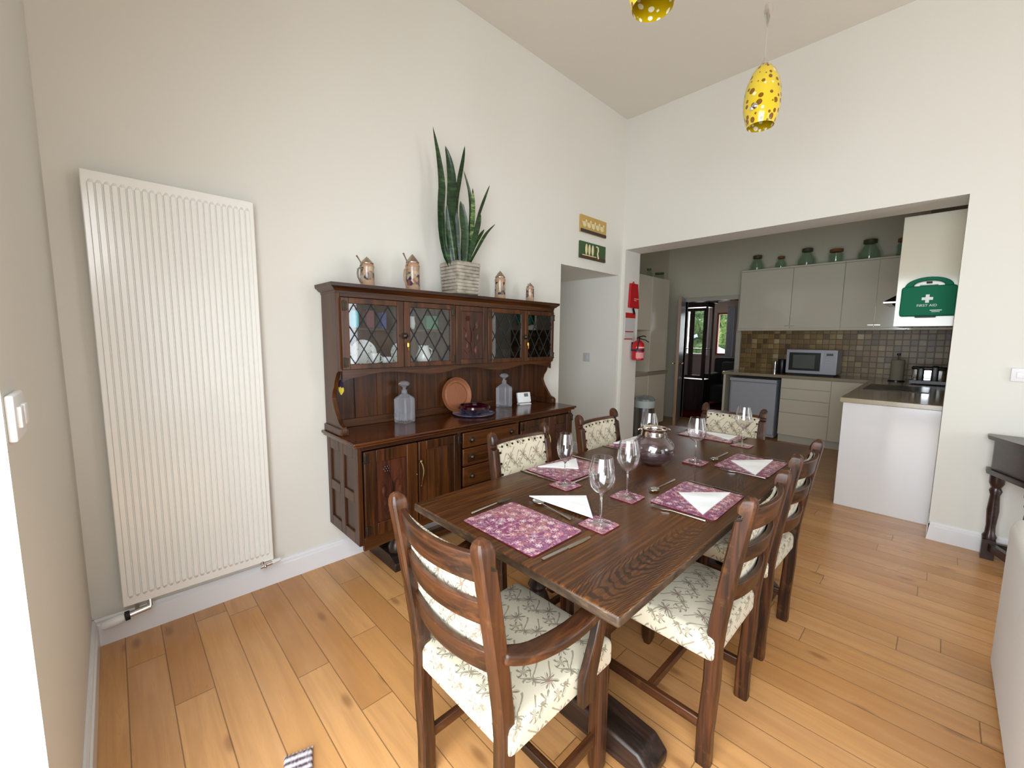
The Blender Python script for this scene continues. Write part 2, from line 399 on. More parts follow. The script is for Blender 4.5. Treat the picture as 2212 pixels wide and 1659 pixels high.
mat('bin_bag', lin(196, 210, 208), 0.5)
def f_steelbin(): return None
mat('brushed_steel', lin(150, 152, 156), 0.3, metal=1.0)
M = MATS

# ------------------------------------------------------------------ mesh builder
def vrot(axis, ang, piv=(0, 0, 0)):
    return Matrix.Translation(Vector(piv)) @ Matrix.Rotation(ang, 4, axis) @ Matrix.Translation(-Vector(piv))
class B:
    def __init__(s): s.v = []; s.f = []; s.m = []
    def add(s, vs, fs, mi=0, mx=None):
        n = len(s.v)
        for p in vs:
            p = Vector(p)
            if mx is not None: p = mx @ p
            s.v.append(p)
        for f in fs: s.f.append([n+i for i in f]); s.m.append(mi)
        return s
    def box(s, a, b, mi=0, mx=None):
        x0, x1 = sorted((a[0], b[0])); y0, y1 = sorted((a[1], b[1])); z0, z1 = sorted((a[2], b[2]))
        vs = [(x0, y0, z0), (x1, y0, z0), (x1, y1, z0), (x0, y1, z0), (x0, y0, z1), (x1, y0, z1), (x1, y1, z1), (x0, y1, z1)]
        return s.add(vs, [(0, 3, 2, 1), (4, 5, 6, 7), (0, 1, 5, 4), (1, 2, 6, 5), (2, 3, 7, 6), (3, 0, 4, 7)], mi, mx)
    def cbox(s, c, d, mi=0, mx=None):
        return s.box([c[i]-d[i]/2 for i in range(3)], [c[i]+d[i]/2 for i in range(3)], mi, mx)
    def rbox(s, a, b, r=0.01, mi=0, mx=None, seg=3, puff=0.0):
        """box with rounded edges on every side"""
        x0, x1 = sorted((a[0], b[0])); y0, y1 = sorted((a[1], b[1])); z0, z1 = sorted((a[2], b[2]))
        bm = bmesh.new(); bmesh.ops.create_cube(bm, size=1.0)
        for v in bm.verts: v.co = Vector(((x0+x1)/2+v.co.x*(x1-x0), (y0+y1)/2+v.co.y*(y1-y0), (z0+z1)/2+v.co.z*(z1-z0)))
        bmesh.ops.bevel(bm, geom=bm.edges[:], offset=r, segments=seg, profile=0.5, affect='EDGES')
        if puff:
            bmesh.ops.subdivide_edges(bm, edges=[e for e in bm.edges if e.calc_length() > 0.06], cuts=5, use_grid_fill=True)
            for v in bm.verts:
                fx = (v.co.x-x0)/(x1-x0)*2-1; fy = (v.co.y-y0)/(y1-y0)*2-1
                if v.co.z > (z0+z1)/2: v.co.z += puff*(1-fx*fx)*(1-fy*fy)
        bm.verts.index_update(); vs = [v.co.copy() for v in bm.verts]; fs = [[v.index for v in f.verts] for f in bm.faces]; bm.free()
        return s.add(vs, fs, mi, mx)
    def prism(s, pts, axis, a, b, mi=0, mx=None):
        def P(p, t): return {'x': (t, p[0], p[1]), 'y': (p[0], t, p[1]), 'z': (p[0], p[1], t)}[axis]
        n = len(pts); vs = [P(p, a) for p in pts]+[P(p, b) for p in pts]
        fs = [tuple(range(n)), tuple(range(2*n-1, n-1, -1))]+[(i, i+n, (i+1) % n+n, (i+1) % n) for i in range(n)]
        return s.add(vs, fs, mi, mx)
    def lathe(s, prof, c=(0, 0, 0), seg=32, mi=0, mx=None, closed=False, sq=1.0):
        n = len(prof); vs = []; fs = []
        for k in range(seg):
            a = 2*PI*k/seg
            for r, z in prof: vs.append((c[0]+r*math.cos(a), c[1]+r*sq*math.sin(a), c[2]+z))
        for k in range(seg):
            k2 = (k+1) % seg
            for i in range(n-1): fs.append((k*n+i, k2*n+i, k2*n+i+1, k*n+i+1))
            if closed: fs.append((k*n+n-1, k2*n+n-1, k2*n, k*n))
        if not closed:
            if prof[0][0] > 1e-5: fs.append(tuple(k*n for k in range(seg-1, -1, -1)))
            if prof[-1][0] > 1e-5: fs.append(tuple(k*n+n-1 for k in range(seg)))
        return s.add(vs, fs, mi, mx)
    def open_lathe(s, prof, c=(0, 0, 0), seg=32, mi=0, mx=None):
        n = len(prof); vs = []; fs = []
        for k in range(seg):
            a = 2*PI*k/seg
            for r, z in prof: vs.append((c[0]+r*math.cos(a), c[1]+r*math.sin(a), c[2]+z))
        for k in range(seg):
            k2 = (k+1) % seg
            for i in range(n-1): fs.append((k*n+i, k2*n+i, k2*n+i+1, k*n+i+1))
        return s.add(vs, fs, mi, mx)
    def tube(s, pts, r, seg=8, mi=0, mx=None, cap=True, rect=None, up=None):
        """round tube (radius r or list) or, with rect=(w,h) or list, a rectangular bar, along pts"""
        pts = [Vector(p) for p in pts]; n = len(pts); vs = []; fs = []
        t0 = (pts[1]-pts[0]).normalized()
        u = Vector(up) if up else (Vector((0, 0, 1)) if abs(t0.z) < 0.9 else Vector((1, 0, 0)))
        nn = None
        for i, p in enumerate(pts):
            t = ((pts[min(i+1, n-1)]-pts[max(i-1, 0)])).normalized()
            if nn is None: nn = (u-t*u.dot(t)).normalized()
            else: nn = (nn-t*nn.dot(t)).normalized()
            bn = t.cross(nn)
            if rect:
                w, h = rect[i] if isinstance(rect, list) else rect
                ring = [nn*h/2+bn*w/2, nn*h/2-bn*w/2, -nn*h/2-bn*w/2, -nn*h/2+bn*w/2]
            else:
                rr = r[i] if isinstance(r, (list, tuple)) else r
                ring = [nn*math.cos(2*PI*k/seg)*rr+bn*math.sin(2*PI*k/seg)*rr for k in range(seg)]
            vs += [p+q for q in ring]
        m = 4 if rect else seg
        for i in range(n-1):
            for k in range(m): fs.append((i*m+k, i*m+(k+1) % m, (i+1)*m+(k+1) % m, (i+1)*m+k))
        if cap: fs.append(tuple(range(m-1, -1, -1))); fs.append(tuple((n-1)*m+k for k in range(m)))
        return s.add(vs, fs, mi, mx)
    def ball(s, c, r, seg=12, mi=0, mx=None, sz=1.0):
        h = seg//2; prof = [(max(1e-6, r*math.sin(PI*i/h)), -r*sz*math.cos(PI*i/h)) for i in range(h+1)]
        return s.lathe(prof, c, seg, mi, mx)
    def obj(s, name, mats, parent=None, bevel=0.0, seg=2, angle=40, origin=None, world=False, flat=False):
        off = Vector((0, 0, 0))
        if world and parent is not None: off = parent_world(parent)
        me = bpy.data.meshes.new(name)
        org = Vector(origin) if origin else Vector((0, 0, 0))
        me.from_pydata([tuple(p-off-org) for p in s.v], [], s.f)
        mats = mats if isinstance(mats, (list, tuple)) else [mats]
        for m in mats: me.materials.append(M[m] if isinstance(m, str) else m)
        for p, mi in zip(me.polygons, s.m): p.material_index = min(mi, len(mats)-1)
        bm = bmesh.new(); bm.from_mesh(me); bmesh.ops.recalc_face_normals(bm, faces=bm.faces[:]); bm.to_mesh(me); bm.free()
        uv = me.uv_layers.new(name='uv')
        for p in me.polygons:
            n = p.normal; ax = max(range(3), key=lambda i: abs(n[i]))
            for li in p.loop_indices:
                c = me.vertices[me.loops[li].vertex_index].co
                uv.data[li].uv = {0: (c.y, c.z), 1: (c.x, c.z), 2: (c.x, c.y)}[ax]
        if not flat:
            me.polygons.foreach_set('use_smooth', [True]*len(me.polygons)); me.set_sharp_from_angle(angle=math.radians(angle))
        o = bpy.data.objects.new(name, me); COL.objects.link(o); o.location = org
        if parent is not None: o.parent = parent
        if bevel:
            b = o.modifiers.new('bevel', 'BEVEL'); b.width = bevel; b.segments = seg; b.limit_method = 'ANGLE'; b.angle_limit = math.radians(35)
            b.harden_normals = False
        return o
def parent_world(o):
    p = Vector((0, 0, 0))
    while o is not None: p += o.location; o = o.parent
    return p
def tag(o, label=None, cat=None, group=None, kind=None):
    if label: o['label'] = label
    if cat: o['category'] = cat
    if group: o['group'] = group
    if kind: o['kind'] = kind
    return o
def thing(name, label, cat, loc=(0, 0, 0), rz=0.0, group=None):
    o = bpy.data.objects.new(name, None); o.empty_display_size = 0.1; COL.objects.link(o)
    o.location = loc; o.rotation_euler = (0, 0, rz); return tag(o, label, cat, group)
def kids(o): return [c for c in bpy.data.objects if c.parent == o]
def dup(root, loc, rz=0.0, label=None, group=None, scale=None):
    def cp(o, par):
        c = o.copy(); COL.objects.link(c)
        if par is not None: c.parent = par
        for ch in kids(o): cp(ch, c)
        return c
    r = cp(root, None); r.location = loc; r.rotation_euler = (0, 0, rz)
    if scale: r.scale = scale
    return tag(r, label, None, group)
def struct(b, name, m, **k):
    o = b.obj(name, m, **k); o['kind'] = 'structure'; return o
def text(name, s, size, m, parent, loc, rot, thick=0.0006, align='CENTER'):
    cu = bpy.data.curves.new(name, 'FONT'); cu.body = s; cu.size = size; cu.align_x = align; cu.align_y = 'CENTER'; cu.extrude = thick
    t = bpy.data.objects.new('tmp', cu); COL.objects.link(t); bpy.context.view_layer.update()
    me = bpy.data.meshes.new_from_object(t); bpy.data.objects.remove(t); me.materials.clear(); me.materials.append(M[m])
    o = bpy.data.objects.new(name, me); COL.objects.link(o); o.parent = parent; o.location = loc; o.rotation_euler = rot; return o

# ------------------------------------------------------------------ room shell
XC, YA, XB, YE, ZC = -0.149, 2.519, 4.085, -3.3, 3.68      # near wall, long wall, kitchen wall, window wall, ceiling
XB2, YO = 4.395, 2.481
struct(B().box((-0.5, YE-0.3, -0.12), (7.3, 3.75, 0.0)), 'floor', 'oak_planks', flat=True)
struct(B().box((7.3, 0.8, -0.12), (10.9, 5.6, 0.0)), 'floor_carpet', 'red_carpet', flat=True)
struct(B().box((-6.0, -9.0, -0.25), (-0.5, 9.0, -0.06)), 'floor_terrace', 'terrace', flat=True)
struct(B().box((-0.45, YE-0.3, ZC), (XB2, 3.75, ZC+0.15)), 'ceiling', 'ceiling_paint', flat=True)
# long wall with the hall opening
NX0, NX1, NZ = 3.043, 4.017, 2.07
b = B(); b.box((-0.45, YA, 0), (NX0, YA+0.18, ZC)); b.box((NX0, YA, NZ), (XB-.0, YA+0.18, ZC))
struct(b, 'wall_left', 'wall_paint', flat=True)
b = B(); b.box((NX0-0.3, YA+0.18, 0), (NX0-0.2, 3.7, NZ)); b.box((NX0-0.3, 3.6, 0), (NX1, 3.75, NZ)); b.box((NX0-0.3, YA+0.18, NZ), (NX1, 3.75, NZ+0.1))
struct(b, 'wall_hall', 'wall_paint', flat=True)
# kitchen wall: header, right part, pillar
b = B(); b.box((XB, YE-0.3, 2.345), (XB2, YA, ZC)); b.box((XB, YE-0.3, 0), (XB2, -0.03, 2.345)); b.box((XB, YO, 0), (XB2, YA, 2.345))
struct(b, 'wall_back', 'wall_paint', flat=True)
b = B(); b.box((NX1, YA, 0), (XB2, 3.75, NZ)); b.box((XB, YA, NZ), (XB2, 3.75, 3.68)); struct(b, 'wall_pillar', 'wall_paint', flat=True)
# near wall with patio opening
PY0, PY1, PZ = -1.35, 1.158, 2.15
b = B(); b.box((-0.45, PY1, 0), (XC, YA, ZC)); b.box((-0.45, PY0, PZ), (XC, PY1, ZC)); b.box((-0.45, YE-0.3, 0), (XC, PY0, ZC))
struct(b, 'wall_near', 'wall_paint', flat=True)
# window wall
b = B(); ys = (YE-0.3, YE)
b.box((XC, ys[0], 0), (XB, ys[1], 0.12)); b.box((XC, ys[0], 2.2), (XB, ys[1], ZC))
for x0, x1 in ((XC, 0.3), (1.5, 2.3), (3.5, XB)): b.box((x0, ys[0], 0.12), (x1, ys[1], 2.2))
struct(b, 'wall_right', 'wall_paint', flat=True)
def frame(name, x0, x1, z0, z1, y):
    f = B(); t = 0.07
    f.box((x0, y-.03, z0), (x1, y+.03, z0+t)); f.box((x0, y-.03, z1-t), (x1, y+.03, z1)); f.box((x0, y-.03, z0+t), (x0+t, y+.03, z1-t)); f.box((x1-t, y-.03, z0+t), (x1, y+.03, z1-t))
    xm = (x0+x1)/2; f.box((xm-t/2, y-.03, z0+t), (xm+t/2, y+.03, z1-t))
    return struct(f, name, 'white_gloss')
frame('window_1', 0.3, 1.5, 0.12, 2.2, YE-0.03); frame('window_2', 2.3, 3.5, 0.12, 2.2, YE-0.03)
# skirting boards with a moulded top edge
def skirt(name, p0, p1, n, h=0.125, t=0.018):
    p0 = Vector(p0); p1 = Vector(p1); n = Vector(n); b = B()
    prof = [(0, 0), (t, 0), (t, h-0.028), (t-0.006, h-0.022), (t-0.006, h-0.010), (t-0.012, h), (0, h)]
    vs = [(p0+n*a+Vector((0, 0, c))) for a, c in prof]+[(p1+n*a+Vector((0, 0, c))) for a, c in prof]; k = len(prof)
    b.add(vs, [tuple(range(k)), tuple(range(2*k-1, k-1, -1))]+[(i, i+k, (i+1) % k+k, (i+1) % k) for i in range(k)])
    return struct(b, name, 'skirting_gloss', angle=25)
skirt('baseboard_left', (XC, YA, 0), (NX0, YA, 0), (0, -1, 0))
skirt('baseboard_near', (XC, PY1, 0), (XC, YA, 0), (1, 0, 0))
skirt('baseboard_back', (XB, YE, 0), (XB, -0.03, 0), (-1, 0, 0))
skirt('baseboard_return', (XB-0.018, -0.03, 0), (XB2-0.02, -0.03, 0), (0, 1, 0), t=0.006)
skirt('baseboard_hall', (NX1, YA, 0), (NX1, 3.6, 0), (-1, 0, 0))
# kitchen shell
KY0, KY1, KX, KZ = -0.05, 3.48, 7.15, 2.96
struct(B().box((XB2, KY0-0.15, 0), (KX+.15, KY0, KZ)), 'wall_kitchen_right', 'kitchen_wall_paint', flat=True)
struct(B().box((XB2, KY1, 0), (KX+.15, KY1+0.15, KZ)), 'wall_kitchen_left', 'kitchen_wall_paint', flat=True)
DY0, DY1, DZ = 2.30, 3.17, 2.02
b = B(); b.box((KX, KY0, 0), (KX+.15, DY0, KZ)); b.box((KX, DY1, 0), (KX+.15, KY1, KZ)); b.box((KX, DY0, DZ), (KX+.15, DY1, KZ))
struct(b, 'wall_kitchen_back', 'kitchen_wall_paint', flat=True)
struct(B().box((XB2, KY0-.15, KZ), (KX+.15, KY1+.15, KZ+.1)), 'ceiling_kitchen', 'kitchen_ceiling_paint', flat=True)
b = B(); t = 0.07
b.box((KX-.02, DY0-t, 0), (KX+.17, DY0, DZ+t)); b.box((KX-.02, DY1, 0), (KX+.17, DY1+t, DZ+t)); b.box((KX-.02, DY0, DZ), (KX+.17, DY1, DZ+t))
struct(b, 'trim_1', 'plinth_cream', bevel=0.004)
b = B(); b.box((7.3, 0.8, 0), (7.31, DY0-0.09, 2.4)); b.box((7.3, DY1+0.09, 0), (7.31, 5.6, 2.4)); b.box((7.3, 5.5, 0), (10.9, 5.6, 2.4)); b.box((7.3, 0.8, 0), (10.9, 0.9, 2.4))
b.box((10.5, 0.9, 0), (10.65, 3.56, 2.4)); b.box((10.5, 3.56, 0), (10.65, 3.82, 1.02)); b.box((10.5, 3.56, 2.02), (10.65, 3.82, 2.4))
b.box((10.5, 3.82, 0), (10.65, 4.0, 2.4)); b.box((10.5, 4.0, 0), (10.65, 4.55, 1.0)); b.box((10.5, 4.0, 2.15), (10.65, 4.55, 2.4)); b.box((10.5, 4.55, 0), (10.65, 5.5, 2.4))
struct(b, 'wall_far', 'mauve_wall_paint', flat=True)
struct(B().box((7.3, 0.8, 2.4), (10.9, 5.6, 2.5)), 'ceiling_far', 'kitchen_ceiling_paint', flat=True)
def wframe(name, y0, y1, z0, z1, m, t=0.04):
    f = B(); x0, x1 = 10.47, 10.53
    f.box((x0, y0, z0), (x1, y1, z0+t)); f.box((x0, y0, z1-t), (x1, y1, z1)); f.box((x0, y0, z0+t), (x1, y0+t, z1-t)); f.box((x0, y1-t, z0+t), (x1, y1, z1-t))
    return struct(f, name, m)
wframe('window_3', 3.56, 3.82, 1.02, 2.02, 'brick_frame'); wframe('added_window', 4.0, 4.55, 1.0, 2.15, 'white_gloss')  # window behind the cabinet is added, imitating the bright reflection in its panes

# ------------------------------------------------------------------ radiator
RX0, RX1, RZ0, RZ1 = -0.046, 0.556, 0.176, 2.045
rad = thing('radiator', 'tall white ribbed vertical radiator on the long wall near the corner', 'radiator', (0.255, 2.45, RZ0))
b = B(); b.box((RX0, 2.436, RZ0), (RX1, 2.448, RZ1)); b.box((RX0, 2.448, RZ0+.004), (RX0+.012, 2.50, RZ1-.004)); b.box((RX1-.012, 2.448, RZ0+.004), (RX1, 2.50, RZ1-.004))
b.box((RX0+.012, 2.486, RZ0+.02), (RX1-.012, 2.50, RZ1-.02))
b.obj('casing', 'radiator_enamel', rad, bevel=0.004, world=True)
b = B(); nr = 24; pw = (RX1-RX0-0.036)/nr
for i in range(nr):
    x = RX0+.018+pw*(i+.5); w = pw*0.34
    for za, zb, wa, wb in ((RZ0+.035, RZ0+.05, w*.3, w), (RZ0+.05, RZ1-.05, w, w), (RZ1-.05, RZ1-.035, w, w*.3)):
        ya = 2.436 if za < RZ0+.04 else 2.427; yb = 2.436 if zb > RZ1-.04 else 2.427
        vs = [(x-wa-.003, 2.4362, za), (x-wa, ya, za), (x+wa, ya, za), (x+wa+.003, 2.4362, za), (x-wb-.003, 2.4362, zb), (x-wb, yb, zb), (x+wb, yb, zb), (x+wb+.003, 2.4362, zb)]
        b.add(vs, [(0, 1, 5, 4), (1, 2, 6, 5), (2, 3, 7, 6)])
b.obj('ribbed_front', 'radiator_enamel', rad, world=True, angle=70)
for x in (RX0+.06, RX1-.06):
    for z in (.4, 1.8): b = B(); b.box((x-.02, 2.50, z), (x+.02, YA-.001, z+.06)); b.obj('wall_bracket', 'radiator_enamel', rad, world=True)
v = B(); X = vrot('Y', PI/2, (0.0, 2.43, 0.140))
v.tube([(-.025, 2.43, .140), (.045, 2.43, .147)], .013, 12); v.tube([(.045, 2.43, .147), (.045, 2.45, .18)], .011, 10); v.tube([(.0, 2.43, .143), (.0, 2.50, .143)], .009, 8)
vo = v.obj('valve', 'chrome', rad, world=True)
h = B(); h.tube([(-.042, 2.43, .138), (-.026, 2.43, .139)], .020, 16); h.obj('union_ring', 'black_rubber', vo, world=True)
h = B(); h.tube([(-.118, 2.43, .128), (-.112, 2.43, .129), (-.06, 2.43, .135), (-.043, 2.43, .137)], [.014, .019, .021, .016], 16); h.obj('thermostat_head', 'white_plastic', vo, world=True)
v = B(); v.tube([(.488, 2.43, .160), (.545, 2.43, .166)], .012, 12); v.tube([(.50, 2.43, .162), (.50, 2.45, .185)], .011, 10); v.ball((.51, 2.417, .162), .010)
vo = v.obj('valve', 'chrome', rad, world=True)
h = B(); h.tube([(.545, 2.43, .166), (.585, 2.43, .170)], [.013, .010], 12); h.obj('valve_cap', 'white_plastic', vo, world=True)

# ------------------------------------------------------------------ dresser
DR = thing('dresser', 'dark oak dresser with leaded glass cupboards standing against the long wall', 'dresser', (1.79, 2.3, 0))
def part(bb, name, m, par=DR, **k): return bb.obj(name, m, par, world=True, **k)
DX0, DX1, FY, BY = 0.885, 2.69, 2.085, 2.505
CZ = 0.838
# carcass
b = B()
b.box((DX0+.02, FY+.02, .27), (DX1-.02, BY, .30)); b.box((DX0+.02, BY-.015, .27), (DX1-.02, BY, .80))
for x in (1.555, 2.075): b.box((x-.012, FY+.004, .30), (x+.012, BY, .80))
b.box((DX0+.029, FY+.001, .785), (DX1-.029, FY+.03, .8075)); b.box((DX0+.029, FY+.001, .2625), (DX1-.029, FY+.03, .30))
b.box((DX0+.02, FY+.03, .78), (DX1-.02, BY, .808))
part(b, 'carcass', 'dresser_oak_x', bevel=0.002)
# panelled end
for x0, x1, sg in ((DX0-.0, DX0+.028, -1), (DX1-.028, DX1, 1)):
    e = B(); ym = (FY+BY)/2; zt = .808; zm = .52
    for (ya, yb) in ((FY, FY+.055), (ym-.028, ym+.028), (BY-.05, BY)): e.box((x0, ya, .262), (x1, yb, zt))
    for (za, zb) in ((.262, .325), (zm-.028, zm+.028), (zt-.07, zt)):
        e.box((x0, FY+.055, za), (x1, ym-.028, zb)); e.box((x0, ym+.028, za), (x1, BY-.05, zb))
    pn = part(e, 'end_panel', 'dresser_oak_z', bevel=0.003)
    f = B(); xs = x0+.014 if sg < 0 else x1-.014
    f.box((xs-.004, FY+.055, .325), (xs+.004, BY-.05, zt-.07)); part(f, 'recessed_field', 'dresser_oak_z', pn)
# worktop with moulded edge
b = B(); b.box((DX0-.028, FY-.030, .822), (DX1+.032, BY+.008, CZ)); b.box((DX0-.018, FY-.020, .808), (DX1+.022, BY+.008, .8215))
part(b, 'dresser_top', 'dresser_top_oak', bevel=0.006, seg=3)
# turned feet and sledge
for x in (1.16, 2.42):
    b = B(); b.box((x-.05, FY+.03, .215), (x+.05, BY-.02, .262))
    b.prism([(FY+.05, 0), (BY-.02, 0), (BY-.02, .055), (BY-.07, .085), (FY+.12, .085), (FY+.05, .05)], 'x', x-.045, x+.045)
    for y in (FY+.12, BY-.09): b.lathe([(.028, .085), (.042, .10), (.046, .13), (.036, .155), (.026, .17), (.034, .19), (.034, .215)], (x, y, 0), 20)
    part(b, 'sledge_foot', 'black_oak_x', bevel=0.004)
b = B(); b.box((1.2, 2.28, .03), (2.38, 2.33, .075)); part(b, 'stretcher', 'dresser_oak_x', bevel=0.004)
b = B()
pts = [(DX0+.03, .262)]+[(DX0+.03+(DX1-DX0-.06)*i/30, .238-.016*math.cos(i/30*4*PI)*1.0) for i in range(31)]+[(DX1-.03, .262)]
b.prism(pts, 'y', FY+.012, FY+.03); part(b, 'apron', 'dresser_oak_x')
def raised(bb, x0, x1, z0, z1, y, d=0.008, mi=0):
    m = .022
    vs = [(x0, y, z0), (x1, y, z0), (x1, y, z1), (x0, y, z1), (x0+m, y-d, z0+m), (x1-m, y-d, z0+m), (x1-m, y-d, z1-m), (x0+m, y-d, z1-m)]
    bb.add(vs, [(4, 5, 6, 7), (0, 1, 5, 4), (1, 2, 6, 5), (2, 3, 7, 6), (3, 0, 4, 7)], mi)
def framed_door(name, x0, x1, z0, z1, y, st=0.055, m='dresser_oak_z', rail=None):
    rail = rail or st; d = B()
    d.box((x0, y-.018, z0), (x0+st, y, z1)); d.box((x1-st, y-.018, z0), (x1, y, z1))
    d.box((x0+st, y-.018, z0), (x1-st, y, z0+rail)); d.box((x0+st, y-.018, z1-rail), (x1-st, y, z1))
    return part(d, name, m, bevel=0.003)
def hinge(par, x, z, y, s=1):
    h = B(); h.box((x-.012, y-.003, z-.026), (x+.014, y, z+.026)); h.box((x-.015, y-.0035, z-.022), (x+.018, y-.0005, z-.014)); h.box((x-.015, y-.0035, z+.014), (x+.018, y-.0005, z+.022))
    h.tube([(x-.006*s, y-.004, z-.028), (x-.006*s, y-.004, z+.028)], .0035, 8); part(h, 'hinge', 'antique_iron', par, bevel=0.001)
def carving(par, x0, x1, z0, z1, y):
    c = B(); xm = (x0+x1)/2; H = z1-z0; w = x1-x0
    c.tube([(xm+w*.05, y, z0+.02), (xm-.005, y-.004, z0+H*.3), (xm+.004, y-.004, z0+H*.55), (xm-.02, y, z0+H*.8)], .005, 6)
    c.tube([(xm+.01, y, z0+H*.35), (xm+.014, y-.004, z0+H*.6), (xm+w*.28, y, z0+H*.78)], .004, 6)
    c.tube([(xm, y, z0+H*.3), (xm-w*.28, y-.003, z0+H*.42), (xm-w*.22, y, z0+H*.58), (xm-w*.36, y, z0+H*.66)], .004, 6)
    c.tube([(xm, y, z0+H*.2), (xm-w*.2, y-.003, z0+H*.12), (xm-w*.32, y, z0+H*.2)], .004, 6)
    for k in range(7):
        a = k*PI/3; rr = 0 if k == 6 else .014
        c.ball((xm-w*.18+rr*math.cos(a), y-.002, z0+H*.86+rr*math.sin(a)), .0068, 8)
    for (dx, dz, r) in ((.26, .72, .02), (-.24, .5, .016), (.2, .18, .018), (-.2, .28, .014), (.28, .46, .014)):
        c.lathe([(r*.2, .004), (r, .0), (r, -.002)], (0, 0, 0), 10, mx=Matrix.Translation((xm+w*dx, y-.002, z0+H*dz)) @ Matrix.Rotation(PI/2, 4, 'X') @ Matrix.Scale(1.7, 4, (0, 1, 0)))
    part(c, 'carving', 'carved_oak', par)
def s_handle(par, x, z, y):
    h = B(); pts = [(x+.004*math.sin(t*PI*2), y-.010-.022*math.sin(t*PI), z+.068-.136*t) for t in [i/14 for i in range(15)]]
    h.tube(pts, [.009, .005]+[.0055]*11+[.005, .008], 8); h.ball((x, y-.006, z+.072), .013, 10); h.ball((x, y-.006, z-.072), .009, 10)
    h.ball((x-.028, y-.002, z-.0), .006, 8); part(h, 'handle', 'antique_brass', par)
yf = FY-.001
doors = ((.915, 1.235, 'carved', .925), (1.245, 1.545, 'plain', 1.535), (2.09, 2.385, 'plain', 2.10), (2.392, 2.68, 'carved', 2.67))
for i, (x0, x1, kind, hx) in enumerate(doors):
    d = framed_door('cupboard_door', x0, x1, .305, .782, yf, st=.068 if kind == 'carved' else .05)
    st = .068 if kind == 'carved' else .05
    p = B(); 
    if kind == 'carved': p.box((x0+st, yf-.008, .305+st), (x1-st, yf-.002, .782-st)); part(p, 'panel', 'carved_oak', d); carving(d, x0+st, x1-st, .305+st, .782-st, yf-.009)
    else: p.box((x0+st, yf-.005, .305+st), (x1-st, yf-.002, .782-st)); raised(p, x0+st, x1-st, .305+st, .782-st, yf-.005); part(p, 'panel', 'dresser_oak_z', d)
    hinge(d, hx, .745, yf-.018); hinge(d, hx, .345, yf-.018)
    if i == 1: s_handle(d, 1.255, .595, yf-.018)
    if i == 2: s_handle(d, 2.375, .595, yf-.018)
for z0, z1 in ((.685, .782), (.565, .678), (.43, .558), (.305, .423)):
    d = B(); d.box((1.567, yf-.018, z0), (2.063, yf, z1)); d = part(d, 'drawer', 'dresser_oak_x', bevel=0.004)
    p = B(); raised(p, 1.60, 2.03, z0+.018, z1-.018, yf-.0185, .004); part(p, 'drawer_field', 'dresser_oak_x', d)
    for x in (1.632, 1.985):
        k = B(); RX = Matrix.Translation((x, yf-.018, (z0+z1)/2)) @ Matrix.Rotation(PI/2, 4, 'X')
        k.lathe([(.021, 0), (.021, .003), (.015, .006), (.008, .010)], seg=16, mx=RX); k.lathe([(.009, .006), (.014, .016), (.008, .024), (.001, .026)], seg=12, mx=RX); part(k, 'knob', 'antique_iron', d)
# hutch: shaped sides
HY, HZ0, HZ1 = 2.292, 1.195, 1.625
prof = [(BY, CZ), (2.26, CZ), (2.255, CZ+.02), (2.265, CZ+.05), (2.30, CZ+.06), (2.335, CZ+.10), (2.375, CZ+.155), (2.395, CZ+.20), (2.385, CZ+.235), (2.36, CZ+.27), (2.345, CZ+.305), (2.318, CZ+.345), (HY+.002, HZ0), (HY+.002, HZ1), (BY, HZ1)]
for x in (DX0, DX1-.024):
    b = B(); b.prism(prof, 'x', x, x+.024); sd = part(b, 'hutch_side', 'dresser_oak_z', bevel=0.002)
    b = B(); b.box((x-.012, 2.262, CZ), (x+.036, BY, CZ+.04)); part(b, 'side_plinth', 'dresser_oak_z', sd, bevel=0.004)
b = B(); 
for i in range(12):
    w = (DX1-DX0-.048)/12; b.box((DX0+.024+w*i+.001, BY-.014, CZ), (DX0+.024+w*(i+1)-.001, BY-.002, HZ1))
part(b, 'back_boards', 'dresser_oak_z', bevel=0.002)
b = B(); b.box((DX0+.024, BY-.03, CZ), (DX1-.024, BY-.014, CZ+.05)); part(b, 'back_rail', 'dresser_oak_x', bevel=0.003)
b = B(); b.box((DX0+.024, HY+.02, HZ0), (DX1-.024, BY-.014, HZ0+.02)); b.box((DX0+.024, HY, HZ1-.02), (DX1-.024, BY-.014, HZ1))
b.box((1.668, HY+.01, HZ0+.02), (1.684, BY-.014, HZ1-.02)); b.box((1.932, HY+.01, HZ0+.02), (1.948, BY-.014, HZ1-.02))
part(b, 'cupboard_boards', 'dresser_oak_x')
for x0, x1 in ((DX0+.024, 1.668), (1.948, DX1-.024)):
    b = B(); b.box((x0, HY+.06, 1.425), (x1, BY-.014, 1.438)); part(b, 'cupboard_shelf', 'dresser_oak_x')
